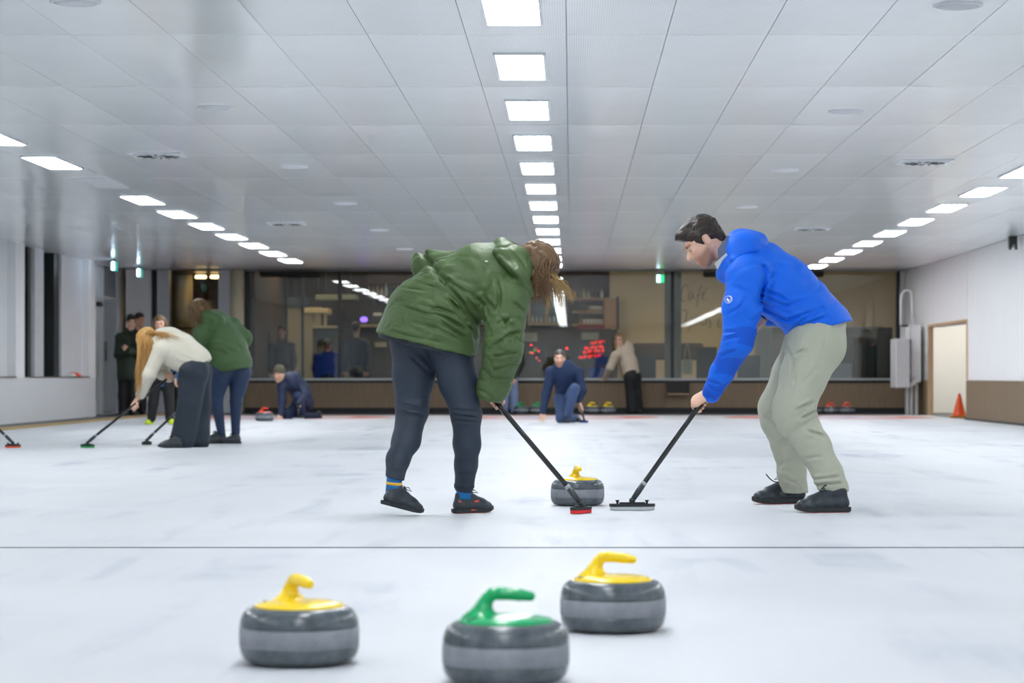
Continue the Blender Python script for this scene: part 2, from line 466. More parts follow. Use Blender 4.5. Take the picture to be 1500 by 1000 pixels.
# the white store room behind it
BK = mat('store_white', '#e0dfda', .6, var=.04, scale=2)
sr = struct(MB().box((XR + 2.6, 36, -.05), (XR + 2.7, 50, HC)).build('wall_store', BK), 'white wall of the store room behind the opening')
MB().box((XR + .25, 47.4, -.05), (XR + 2.6, 47.5, HC)).build('store_end_wall', BK, sr)
MB().box((XR + .25, 36.0, -.05), (XR + 2.6, 36.1, HC)).build('store_near_wall', BK, sr)
MB().box((XR - .04, 36, -.08), (XR + 2.7, 50, -.02)).build('store_floor', GRY, sr)
MB().box((XR + .25, 36, HC), (XR + 2.7, 50, HC + .1)).build('store_ceiling', BK, sr)
MB().box((XR + 2.56, 41.5, -.02), (XR + 2.6, 46.4, .1)).build('store_kick', mat('kick_black', '#202326', .7), sr)
MB().box((XR + 2.5, 42.6, .82), (XR + 2.58, 42.85, .85), .004).build('store_door_handle', mat('brass_dull', '#8b8266', .35, metal=.8), sr)
sl = thing('store_fill_light', 'added unseen light inside the store room behind the opening', 'ceiling light', (XR + 1.3, 45.2, HC))  # unseen lamp added to brighten the store room walls
MB().box((XR + .9, 44.2, HC - .04), (XR + 1.7, 46.2, HC - .005)).build('diffuser', emission('store_fill', '#fffaf2', 15), sl)

# wall behind the camera
struct(MB().box((XD - .3, YB - .2, 0), (XR + .3, YB, HC + .05)).build('wall_back', WHT), 'plain white wall behind the camera')

# left wall: low parapet, piers, recessed bays with tall windows
ZP = CAMH - (553 - VY) * 39 / F
lw = struct(MB().box((XL - .3, YB, -.05), (XL, 42.7, ZP)).build('wall_left', PNL), 'pale grey side wall with piers and tall windows')
MB().box((XL - .3, 36.55, ZP), (XL, 37.15, HC + .03)).build('pier', WHT, lw)
MB().box((XL - .3, 42.1, ZP), (XL, 42.7, HC + .03)).build('pier', WHT, lw)
MB().box((XL - .45, YB, ZP), (XL - .12, 36.55, HC + .03)).build('bay_panel', PNL, lw)
MB().box((XL - .45, 40.4, ZP), (XL - .12, 42.1, HC + .03)).build('bay_panel', PNL, lw)
SILL = mat('sill_dark', '#6e6a63', .4)
MB().box((XL - .3, YB, ZP), (XL + .02, 36.55, ZP + .02), .004).build('sill', SILL, lw)
MB().box((XL - .3, 37.15, ZP), (XL + .02, 42.1, ZP + .02), .004).build('sill', SILL, lw)
DK = mat('frame_dark', '#1d2326', .4); GRM = mat('frame_grey', '#d6d9dc', .4)
GLS = glass('window_glass', (.80, .88, .90), 1.0)
NIGHT = mat('night_backing', '#2c3940', .6, var=.35, scale=1.2)
w1 = struct(MB().box((XL - .40, 37.15, ZP + .02), (XL - .16, 37.3, HC)).build('window_1', DK), 'tall dark window with grey mullion in the left wall')
MB().box((XL - .36, 38.3, ZP + .02), (XL - .10, 38.95, HC)).build('mullion', GRM, w1)
MB().box((XL - .40, 38.08, ZP + .02), (XL - .16, 38.3, HC)).build('window_frame', DK, w1)
MB().box((XL - .40, 40.0, ZP + .02), (XL - .16, 40.4, HC)).build('window_frame', DK, w1)
MB().box((XL - .30, 37.3, ZP + .02), (XL - .285, 38.08, HC)).build('pane', GLS, w1)
MB().box((XL - .30, 38.95, ZP + .02), (XL - .285, 40.0, HC)).build('pane', GLS, w1)
MB().box((XL - 1.6, 36, -.05), (XL - 1.5, 46, HC + .05)).build('night_yard', NIGHT, w1)
MB().box((XL - .75, 37.35, ZP), (XL - .70, 38.5, HC)).build('blind', mat('blind_grey', '#7e888d', .6), w1)
# door recess at the far left
lw2 = struct(MB().box((XD - .3, 42.7, -.05), (XD - .12, YF + .4, HC + .03)).build('wall_door_bay', PNL), 'recessed grey door bay at the far left')
MB().box((XL - .35, 42.64, -.05), (XL - .001, 42.7, HC + .03)).build('pier_return', WHT, lw2)
def door_leaf(y0, y1, name, lab, glassy):
    d = struct(MB().box((XD - .12, y0, 0), (XD - .04, y0 + .1, HC)).build(name, GRM), lab)
    MB().box((XD - .12, y1 - .1, 0), (XD - .04, y1, HC)).build('door_frame', GRM, d)
    MB().box((XD - .12, y0 + .1, 2.12), (XD - .04, y1 - .1, 2.2)).build('door_transom', GRM, d)
    if glassy:
        MB().box((XD - .10, y0 + .1, .05), (XD - .08, y1 - .1, 2.12)).build('pane', mat('frosted_blue', '#a3b0b8', .2), d)
        MB().box((XD - .10, y0 + .1, 2.2), (XD - .08, y1 - .1, HC)).build('pane', mat('dusk_pane', '#6b7b85', .15), d)
    else:
        MB().box((XD - .11, y0 + .1, .01), (XD - .06, y1 - .1, 2.12)).build('door_leaf', mat('door_grey', '#dfe2e5', .45, var=.04), d)
        MB().box((XD - .11, y0 + .1, 2.2), (XD - .07, y1 - .1, HC)).build('door_fanlight', mat('door_grey', '#dfe2e5'), d)
        MB().box((XD - .06, y1 - .5, 2.0), (XD + .0, y1 - .15, 2.08), .006).build('door_closer', DK, d)
    MB().box((XD - .05, y0 + .2, 1.0), (XD + .01, y0 + .24, 1.35), .006).build('handle', mat('steel', '#9aa0a4', .3, metal=.8), d)
door_leaf(42.75, 44.8, 'door_2', 'plain grey door in the left recess', False)
door_leaf(44.85, 46.4, 'door_3', 'grey framed glass door at the far left', True)

# ================================================================== FAR GLAZED WALL
ZS = CAMH - (556 - VY) * YF / F          # top of the dado (sill)
fw = struct(MB().box((-6.35, YF + .03, -.05), (XR, YF + .25, ZS)).build('wall_far', WOODP), 'brown timber dado under the long cafe window')
x = -6.35
while x < XR - .05:
    x1 = min(x + 1.55, XR)
    MB().box((x + .003, YF, .10), (x1 - .003, YF + .035, ZS - .06), .003).build('dado_board', WOODP, fw); x = x1
MB().box((-6.35, YF - .02, -.02), (XR, YF + .03, .10)).build('kick_strip', mat('kick_black', '#202326', .7), fw)
MB().box((-6.35, YF - .02, ZS - .06), (XR, YF + .03, ZS - .015)).build('sill_black_strip', mat('sill_black', '#2a2d2f', .5), fw)  # black strip just below the sill
MB().box((-6.35, YF - .06, ZS - .015), (XR, YF + .25, ZS + .03), .006).build('sill', mat('sill_steel', '#a7abab', .35, metal=.4, var=.05), fw)
wf = struct(MB().box((-6.35, YF + .06, ZS + .03), (-6.26, YF + .18, HC)).build('window_2', DK), 'long glazed wall between the ice hall and the cafe')
GF = glass('cafe_glass', (.86, .90, .89), 1.55)
mull = [-6.30] + [W(px, 0, YF).x for px in (497, 741, 985)] + [W(1316, 0, YF).x]
for mx_ in mull[1:]:
    MB().box((mx_ - .035, YF + .06, ZS + .03), (mx_ + .035, YF + .18, HC)).build('mullion', mat('mullion_black', '#12181a', .35), wf)
for a, b in zip(mull[:-1], mull[1:]):
    MB().box((a + .036, YF + .115, ZS + .03), (b - .036, YF + .125, HC - .0)).build('pane', GF, wf)
MB().box((mull[-1] + .04, YF + .06, -.02), (XR, YF + .2, HC)).build('end_panel', mat('end_grey', '#c3c7c8', .5), wf)
MB().box((-6.35, YF + .06, HC + .005), (XR, YF + .18, HC + .75)).build('fascia', mat('fascia_grey', '#8d9192', .6), wf)
# roller blind boxes above the glass
for a, b in ((381, 471), (1030, 1206)):
    p0, p1 = W(a, 404, YF), W(b, 391, YF)
    t = thing('blind_box', 'black roller blind box atop the glass wall, %s' % ('left of the woman in green' if a < 600 else 'behind the man in blue'), 'blind box', ((p0.x + p1.x) / 2, YF - .04, p0.z))
    MB().box((p0.x, YF - .10, p0.z), (p1.x, YF + .03, min(HC - .01, p1.z)), .008).build('casing', mat('blind_black', '#0a0c0c', .5), t)
    MB().tube([(p0.x + .02, YF - .05, p0.z - .012), (p1.x - .02, YF - .05, p0.z - .012)], .011).build('bottom_bar', mat('blind_black', '#0a0c0c'), t)
# black box on the dado
p0, p1 = W(977, 576, YF), W(1009, 558, YF)
t = thing('wall_box', 'black box fixed to the brown dado below the glass', 'box', (p0.x, YF - .1, p0.z))
MB().box((p0.x, YF - .14, p0.z), (p1.x, YF - .005, p1.z - .03), .008).build('casing', mat('box_black', '#14100d', .5), t)
MB().box((p0.x + .01, YF - .15, p0.z - .022), (p1.x - .01, YF - .02, p0.z - .002)).build('ledge', mat('pale_timber', '#c3a684'), t)
# left end: columns, mullions and the amber lobby behind
def fcol(px0, px1, name, m, Y=YF, th=.3, lab=None, parent=None, z0=-.05):
    a = W(px0, 0, Y).x; b = W(px1, 0, Y).x
    return MB().box((a, Y, z0), (b, Y + th, HC + .03)).build(name, m, parent)
pl = struct(fcol(184, 221, 'wall_far_pier', WHT), 'white pier at the far left corner of the hall')
lb = struct(fcol(230, 247.5, 'window_3', mat('post_grey', '#c5c9cf', .4)), 'dark lobby glazing with grey posts at the far left')
fcol(221, 230, 'dark_gap', DK, YF + .1, .1, parent=lb)
fcol(320, 337, 'mullion', mat('post_grey', '#c5c9cf'), parent=lb)
a = W(247.5, 0, YF).x; b = W(320, 0, YF).x
MB().box((a, YF + .1, 0), (b, YF + .11, HC)).build('pane', glass('lobby_glass', (.85, .86, .82), 1.0), lb)
rc = struct(MB().lathe([(.135, -.05), (.135, HC + .03)], 24, (W(347, 0, YF).x, YF + .05, 0)).build('wall_far_column', mat('cream_column', '#ece4c2', .6, var=.03)), 'round cream column at the left end of the cafe window')
# lobby
LBY = YF + 2.6
lo = struct(MB().box((-9.2, LBY + .8, -.05), (-6.2, LBY + .95, HC)).build('wall_lobby', mat('lobby_brown', '#4a3320', .6, var=.2)), 'brown lobby wall behind the glass')
MB().box((-9.4, YF + .3, -.06), (-6.2, LBY + .8, -.01)).build('lobby_floor', mat('lobby_floor', '#5a4a38', .4), lo)
MB().box((-9.4, YF + .3, HC + .02), (-6.2, LBY + .8, HC + .1)).build('lobby_ceiling', mat('lobby_floor', '#5a4a38'), lo)
MB().box((-9.4, YF + .3, 0), (-9.3, LBY + .8, HC)).build('lobby_side', mat('lobby_brown', '#4a3320'), lo)
MB().lathe([(.24, -.01), (.24, HC)], 28, (W(265, 0, YF + 1.6).x, YF + 1.6, 0)).build('lobby_column', mat('lobby_column', '#a39a7f', .5, var=.05), lo)
MB().lathe([(.25, 1.66), (.25, 1.69)], 28, (W(265, 0, YF + 1.6).x, YF + 1.6, 0)).build('column_ring', DK, lo)
MB().box((W(277, 0, LBY).x, LBY + .7, 0), (W(283, 0, LBY).x, LBY + .78, 1.6)).build('amber_panel', mat('amber_panel', '#b9791c', .5), lo)
MB().box((W(246, 0, LBY).x, LBY + .7, 0), (W(252, 0, LBY).x, LBY + .78, HC)).build('amber_panel', mat('amber_panel', '#b9791c'), lo)
for px, py, h, lab in ((249, 460, 17, 'tall warm wall lamp in the lobby left of the column'), (276, 451, 6, 'small warm lamp in the lobby by the green hooded woman')):
    c = W(px, py, LBY - .4); t = thing('wall_lamp', lab, 'lamp', tuple(c))
    MB().lathe([(.028, -h * .006), (.036, 0), (.028, h * .006), (.0, h * .0062)], 14, tuple(c)).build('shade', emission('lamp_warm', '#ffcf94', 9), t)
    MB().cbox((c.x, c.y + .06, c.z - .02), (.03, .12, .03), .004).build('bracket', mat('brass_dull', '#8b8266'), t)
c = W(284, 400, LBY - 1.2); t = thing('pendant_lamp', 'warm lamp row under the lobby ceiling', 'lamp', tuple(c))
for k in range(3):
    MB().lathe([(.10, 0), (.12, -.04), (.10, -.06), (0, -.062)], 16, (c.x + .14 + k * .3, c.y, HC - .02)).build('shade', emission('lamp_warm2', '#ffd9a0', 7), t)
# exit signs
def exit_sign(p, lab, face=-1, w=.30, h=.16, edge=False):
    t = thing('exit_sign', lab, 'exit sign', tuple(p))
    MB().cbox(p, (.05 if edge else w, w if edge else .05, h), .006).build('casing', mat('sign_teal', '#2fb7a4', .4, emit=.8), t)
    if edge:
        MB().cbox((p[0] - .028, p[1], p[2]), (.006, w - .02, h - .02)).build('lit_panel', emission('sign_white', '#cfe6ff', 7), t)
        MB().cbox((p[0], p[1] - w / 2 - .003, p[2]), (.05, .006, h - .02)).build('lit_edge', emission('sign_white', '#cfe6ff', 7), t)
    else:
        MB().cbox((p[0] - .03, p[1] - .028, p[2]), (w - .1, .006, h - .03)).build('lit_panel', emission('sign_white', '#cfe6ff', 7), t)
        MB().cbox((p[0] + w / 2 - .05, p[1] - .028, p[2]), (.07, .006, h - .03)).build('arrow_field', emission('sign_green', '#10d070', 3), t)
    MB().cbox((p[0], p[1], p[2] + h / 2 + .02), (.03, .03, .05)).build('bracket', DK, t)
c = W(168, 378, 42.0); exit_sign(Vector((c.x, 42.0, HC - .13)), 'bluish lit exit sign hanging before the left doors', edge=True)
c = W(205, 388, 44.5); exit_sign(Vector((c.x, 44.5, HC - .14)), 'bluish lit exit sign in front of the white far-left pier', edge=True)
c = W(967, 408, YF + 1.0); exit_sign(c, 'green and white exit sign reflection built as a lit box behind the cafe glass', w=.17, h=.17)  # glowing box stands in for an exit sign mirrored in the glass
# ================================================================== SCULPTING: smooth blended solids, meshed with surface nets
def npv(v): return np.array([v[0], v[1], v[2]], dtype=np.float64)
def unit(v):
    v = npv(v); return v / (np.linalg.norm(v) + 1e-12)

def vnoise(P, seed=0):
    """smooth value noise, P (N,3) -> (N,) in -1..1"""
    Pi = np.floor(P).astype(np.int64); f = P - Pi; f = f * f * (3 - 2 * f)
    def h(ix, iy, iz):
        n = (ix * 374761393 + iy * 668265263 + iz * 2147483647 + seed * 974711) & 0xffffffff
        n = ((n ^ (n >> 13)) * 1274126177) & 0xffffffff
        return ((n ^ (n >> 16)) & 0xffff) / 32767.5 - 1.0
    r = 0
    for dx in (0, 1):
        for dy in (0, 1):
            for dz in (0, 1):
                w_ = (f[:, 0] if dx else 1 - f[:, 0]) * (f[:, 1] if dy else 1 - f[:, 1]) * (f[:, 2] if dz else 1 - f[:, 2])
                r = r + w_ * h(Pi[:, 0] + dx, Pi[:, 1] + dy, Pi[:, 2] + dz)
    return r

class Solid:
    def __init__(s): s.pr = []; s.disp = None; s.post = []
    def cone(s, a, b, ra, rb, k=.02, u=None, su=1., sv=1., op='add'):
        """tapered rounded limb from a to b. u = direction of the wide axis, su / sv = radius factors along u and across"""
        a = npv(a); b = npv(b); s.pr.append(('cone', (a, b, ra, rb, None if u is None else unit(u), su, sv), k, op,
                     np.minimum(a, b) - max(ra, rb) * max(su, sv, 1) , np.maximum(a, b) + max(ra, rb) * max(su, sv, 1))); return s
    def chain(s, pts, rads, k=.02, u=None, su=1., sv=1.):
        for i in range(len(pts) - 1): s.cone(pts[i], pts[i + 1], rads[i], rads[i + 1], k, u, su, sv)
        return s
    def ell(s, c, r, R=None, k=.02, op='add'):
        """ellipsoid; R rows = local axes"""
        c = npv(c); r = np.array(r, float) if hasattr(r, '__len__') else np.array([r, r, r], float)
        R = np.eye(3) if R is None else np.array([unit(x) for x in R]); m = r.max()
        s.pr.append(('ell', (c, r, R), k, op, c - m, c + m)); return s
    def box(s, c, r, R=None, rnd=.01, k=.01, op='add'):
        c = npv(c); r = np.array(r, float); R = np.eye(3) if R is None else np.array([unit(x) for x in R]); m = np.linalg.norm(r) + rnd
        s.pr.append(('box', (c, r, R, rnd), k, op, c - m, c + m)); return s
    def cut(s, o, n, k=.004):
        s.post.append((npv(o), unit(n), k)); return s
    def trim(s, o, n, c=None, R=0.):
        """cuts only what has been added so far"""
        s.pr.append(('trim', (npv(o), unit(n), None if c is None else npv(c), R), 0, 'trim', s.pr[-1][4], s.pr[-1][5])); return s
    def ev(s, P):
        d = np.full(len(P), 1e3)
        for kind, a, k, op, lo, hi in s.pr:
            if kind == 'trim':
                nz = d < 100
                if a[2] is not None: nz &= ((P - a[2]) ** 2).sum(1) < a[3] ** 2
                d[nz] = np.maximum(d[nz], (P[nz] - a[0]) @ a[1]); continue
            mg = .06 + k
            mk = np.all((P > lo - mg) & (P < hi + mg), axis=1)
            if not mk.any(): continue
            p = P[mk]
            if kind == 'cone':
                A, B, ra, rb, u, su, sv = a; ab = B - A; L2 = ab @ ab + 1e-12
                t = np.clip((p - A) @ ab / L2, 0, 1); q = p - A - t[:, None] * ab; r = ra + (rb - ra) * t
                if u is None: dd = np.linalg.norm(q, axis=1) - r
                else:
                    ax = ab / math.sqrt(L2); uu = u - ax * (u @ ax); uu /= np.linalg.norm(uu) + 1e-9; vv = np.cross(ax, uu)
                    qa = q @ ax; qu = q @ uu; qv = q @ vv
                    l = np.sqrt((qu / su) ** 2 + (qv / sv) ** 2 + qa ** 2); l2 = np.sqrt(qu ** 2 + qv ** 2 + qa ** 2)
                    dd = (l - r) * np.where(l > 1e-6, np.clip(l2 / np.maximum(l, 1e-6), min(su, sv, 1.), max(su, sv, 1.)), 1)
            elif kind == 'ell':
                c, r, R = a; q = (p - c) @ R.T; l = np.linalg.norm(q / r, axis=1); g = np.linalg.norm(q / (r * r), axis=1)
                dd = np.where(g > 1e-9, l * (l - 1) / np.maximum(g, 1e-9), -r.min())
            else:
                c, r, R, rnd = a; q = np.abs((p - c) @ R.T) - r
                dd = np.linalg.norm(np.maximum(q, 0), axis=1) + np.minimum(q.max(axis=1), 0) - rnd
            o = d[mk]
            if op == 'add':
                h = np.clip(.5 + .5 * (o - dd) / k, 0, 1) if k > 0 else (dd < o).astype(float)
                v = o + (dd - o) * h - k * h * (1 - h); v = np.where(o > 100, dd, v)
            else:
                h = np.clip(.5 - .5 * (o + dd) / k, 0, 1); v = o + (-dd - o) * h + k * h * (1 - h)
            d[mk] = v
        if s.disp is not None:
            near = np.abs(d) < .08
            if near.any(): d[near] += s.disp(P[near])
        for o, n, k in s.post:
            d = np.maximum(d, (P - o) @ n)
        return d
    def nets(s, vox):
        lo = np.min([p[4] for p in s.pr], axis=0) - .03; hi = np.max([p[5] for p in s.pr], axis=0) + .03
        B = 4; nb = np.ceil((hi - lo) / (vox * B)).astype(int) + 1
        cs = [lo[i] + (np.arange(nb[i]) * B + 1.5) * vox for i in range(3)]
        G = np.stack(np.meshgrid(*cs, indexing='ij'), -1).reshape(-1, 3)
        cd = s.ev(G); act = np.abs(cd) < vox * B * 1.7 + .012
        S = np.repeat(np.repeat(np.repeat(cd.reshape(nb).astype(np.float32), B, 0), B, 1), B, 2)
        ai = np.argwhere(act.reshape(nb))
        loc = np.stack(np.meshgrid(*[np.arange(B)] * 3, indexing='ij'), -1).reshape(-1, 3)
        idx = (ai[:, None, :] * B + loc[None]).reshape(-1, 3)
        S[idx[:, 0], idx[:, 1], idx[:, 2]] = s.ev(lo + idx * vox)
        sg = S < 0
        cnt = np.zeros(np.array(S.shape) - 1, np.int8)
        for dx in (0, 1):
            for dy in (0, 1):
                for dz in (0, 1):
                    cnt += sg[dx:S.shape[0] - 1 + dx, dy:S.shape[1] - 1 + dy, dz:S.shape[2] - 1 + dz]
        ce = np.argwhere((cnt > 0) & (cnt < 8))
        im = np.full(cnt.shape, -1, np.int64); im[ce[:, 0], ce[:, 1], ce[:, 2]] = np.arange(len(ce))
        off = np.array([(x, y, z) for x in (0, 1) for y in (0, 1) for z in (0, 1)])
        val = np.stack([S[ce[:, 0] + o[0], ce[:, 1] + o[1], ce[:, 2] + o[2]] for o in off], 1)
        acc = np.zeros((len(ce), 3)); n = np.zeros(len(ce))
        for i in range(8):
            for j in range(i + 1, 8):
                if np.abs(off[i] - off[j]).sum() != 1: continue
                a = val[:, i]; b = val[:, j]; m = (a < 0) != (b < 0)
                t = np.where(m, a / np.where(m, a - b, 1), 0)
                acc += m[:, None] * (off[i] + t[:, None] * (off[j] - off[i])); n += m
        V = lo + (ce + acc / n[:, None]) * vox
        Q = []
        for ax in range(3):
            sl0 = [slice(None)] * 3; sl1 = [slice(None)] * 3; sl0[ax] = slice(0, -1); sl1[ax] = slice(1, None)
            A = sg[tuple(sl0)]; Bq = sg[tuple(sl1)]; e = np.argwhere(A != Bq)
            b, c = (ax + 1) % 3, (ax + 2) % 3
            e = e[(e[:, b] > 0) & (e[:, c] > 0) & (e[:, b] < S.shape[b] - 1) & (e[:, c] < S.shape[c] - 1)]
            fl = A[e[:, 0], e[:, 1], e[:, 2]]
            def cell(db, dc):
                q = e.copy(); q[:, b] -= db; q[:, c] -= dc; return im[q[:, 0], q[:, 1], q[:, 2]]
            q4 = np.stack([cell(1, 1), cell(0, 1), cell(0, 0), cell(1, 0)], 1)
            q4[~fl] = q4[~fl][:, ::-1]
            Q.append(q4)
        Q = np.concatenate(Q); Q = Q[(Q >= 0).all(1)]
        # one relaxation pass evens the facets
        nb_ = np.zeros_like(V); w_ = np.zeros(len(V))
        for i in range(4):
            a = Q[:, i]; b = Q[:, (i + 1) % 4]
            np.add.at(nb_, a, V[b]); np.add.at(w_, a, 1); np.add.at(nb_, b, V[a]); np.add.at(w_, b, 1)
        V = V * .6 + .4 * nb_ / np.maximum(w_, 1)[:, None]
        return V, Q
    def build(s, name, m, vox, parent=None, col=None):
        V, Q = s.nets(vox)
        off = np.zeros(3)
        if parent is not None:
            p = parent
            while p is not None: off += npv(p.location); p = p.parent
        me = bpy.data.meshes.new(name)
        me.vertices.add(len(V)); me.vertices.foreach_set('co', (V - off).astype(np.float32).ravel())
        me.loops.add(len(Q) * 4); me.loops.foreach_set('vertex_index', Q.astype(np.int32).ravel())
        me.polygons.add(len(Q)); me.polygons.foreach_set('loop_start', np.arange(0, len(Q) * 4, 4, dtype=np.int32))
        me.polygons.foreach_set('loop_total', np.full(len(Q), 4, np.int32))
        me.polygons.foreach_set('use_smooth', np.ones(len(Q), bool))
        me.update(calc_edges=True); me.validate()
        if col is not None:
            c = col(V); ca = me.color_attributes.new('tint', 'FLOAT_COLOR', 'POINT')
            ca.data.foreach_set('color', np.concatenate([c, np.ones((len(V), 1))], 1).astype(np.float32).ravel())
        return link_mesh(name, me, m, parent)
# ================================================================== CURLING STONES
def granite_material(name, a, b, rough):
    m = bpy.data.materials.new(name); m.use_nodes = True
    nt = m.node_tree; N = nt.nodes; L = nt.links; p = N['Principled BSDF']
    tc = N.new('ShaderNodeTexCoord')
    n = N.new('ShaderNodeTexNoise'); n.inputs['Scale'].default_value = 330; n.inputs['Detail'].default_value = 2; L.new(tc.outputs['Object'], n.inputs['Vector'])
    n2 = N.new('ShaderNodeTexNoise'); n2.inputs['Scale'].default_value = 22; n2.inputs['Detail'].default_value = 5; L.new(tc.outputs['Object'], n2.inputs['Vector'])
    ad = N.new('ShaderNodeMath'); ad.operation = 'MULTIPLY_ADD'; ad.inputs[1].default_value = .5; L.new(n2.outputs['Fac'], ad.inputs[0])
    h = N.new('ShaderNodeMath'); h.operation = 'MULTIPLY'; h.inputs[1].default_value = .5; L.new(n.outputs['Fac'], h.inputs[0]); L.new(h.outputs[0], ad.inputs[2])
    r = N.new('ShaderNodeValToRGB'); r.color_ramp.elements[0].position = .36; r.color_ramp.elements[1].position = .64
    r.color_ramp.elements[0].color = (*srgb(a), 1); r.color_ramp.elements[1].color = (*srgb(b), 1); L.new(ad.outputs[0], r.inputs[0])
    L.new(r.outputs[0], p.inputs['Base Color']); p.inputs['Roughness'].default_value = rough
    b_ = N.new('ShaderNodeBump'); b_.inputs['Strength'].default_value = .12; b_.inputs['Distance'].default_value = .002
    L.new(n.outputs['Fac'], b_.inputs['Height']); L.new(b_.outputs[0], p.inputs['Normal'])
    return m
GRN = granite_material('granite_polished', '#363f45', '#646c72', .2)
GRB = granite_material('granite_band', '#777b83', '#92969d', .75)
GRL = granite_material('granite_low', '#5b645f', '#7f877f', .5)
PL = {'yellow': mat('plastic_yellow', '#f2d018', .22, var=.03), 'green': mat('plastic_green', '#0fa362', .22, var=.03), 'red': mat('plastic_red', '#e2482e', .28, var=.03)}
def stone_protos(col):
    t = thing('curling_stone', 'x', 'curling stone', (0, 0, 0), 'curling stones')
    R = .147
    up = [(R, .092)]
    for i in range(1, 11):
        a = i / 10 * math.pi / 2; up.append((R - .037 + .037 * math.cos(a) ** .9 if i < 10 else R - .037, .092 + .049 * math.sin(a)))
    MB().lathe(up + [(.05, .142), (0, .142)], 56).build('body', GRN, t)
    MB().lathe([(R - .0015, .0455), (R + .0006, .048), (R + .0012, .070), (R + .0006, .090), (R - .0015, .0925)], 56).build('striking_band', GRB, t)
    lo = []
    for i in range(0, 10):
        a = i / 10 * math.pi / 2; lo.append((R - .030 * (1 - math.cos(a)) ** 1.15, .046 - .041 * math.sin(a)))
    MB().lathe(list(reversed(lo)) , 56).build('lower_body', GRN, t)
    MB().lathe([(.090, .0), (.104, .0006), (.113, .004), (.1195, .0075), (.1195, .0085)], 56).build('running_edge', GRL, t)
    m = PL[col]
    MB().lathe([(.1105, .1385), (.1115, .1425), (.108, .1465), (.085, .1525), (.05, .1555), (.0, .1565)], 48).build('handle_cap', m, t)
    s = Solid()
    s.chain([(-.057, 0, .155), (-.055, 0, .1640), (-.050, 0, .180), (-.044, 0, .192), (-.031, 0, .2040)], [.028, .0225, .0175, .0145, .0145], .006)
    s.chain([(-.031, 0, .2040), (-.010, 0, .2055), (.030, 0, .2030), (.058, 0, .1995)], [.0145, .0150, .0142, .0115], .004)
    s.ell((-.055, 0, .149), (.050, .042, .012), k=.022)
    s.build('handle', m, .0028, t)
    MB().lathe([(.0, .1555), (.008, .1555), (.008, .158), (0, .1583)], 12, (-.075, -.055, -.006)).build('screw', mat('screw_dark', '#3a4a44', .3, metal=.7), t)
    return t
protos = {c: stone_protos(c) for c in ('yellow', 'green', 'red')}
used = set()
def stone(col, x, y, rot, label, z=0.):
    if col not in used: t = protos[col]; used.add(col)
    else: t = copy_tree(protos[col])
    t.location = (x, y, z); t.rotation_euler = (0, 0, rot); t['label'] = label
    return t
def sx(px, Y): return (px - VX) * Y / F
stone('green', sx(741, 5.62), 5.62, -.10, 'green-handled curling stone nearest the camera')
stone('yellow', sx(438.5, 5.99), 5.99, -1.02, 'yellow-handled curling stone in the foreground, left of the green one')
stone('yellow', sx(898, 6.76), 6.76, -.35, 'yellow-handled curling stone in the foreground, right of the green one')
stone('yellow', sx(846, 13.32), 13.32, -1.35, 'yellow-handled curling stone being swept between the two front brooms')
stone('red', sx(387.5, 38.3), 38.3, -.4, 'red-handled curling stone on the ice before the kneeling man in beanie')
for px, c, lab in ((763.5, 'green', 'green-handled curling stone at the far wall, left of its pair'), (787.5, 'green', 'green-handled curling stone at the far wall, right of its pair'),
                   (867.5, 'yellow', 'yellow-handled curling stone at the far wall beside the blue broom'), (891, 'yellow', 'yellow-handled curling stone at the far wall by the woman in fleece'),
                   (1193, 'red', 'red-handled stone at the far wall, leftmost of three by the sage trousers'), (1217, 'red', 'red-handled stone at the far wall, middle of three'), (1241, 'red', 'red-handled stone at the far wall, rightmost of three')):
    stone(c, sx(px, 46.05), 46.05, -.5 + .2 * (px % 3), lab, -.002)

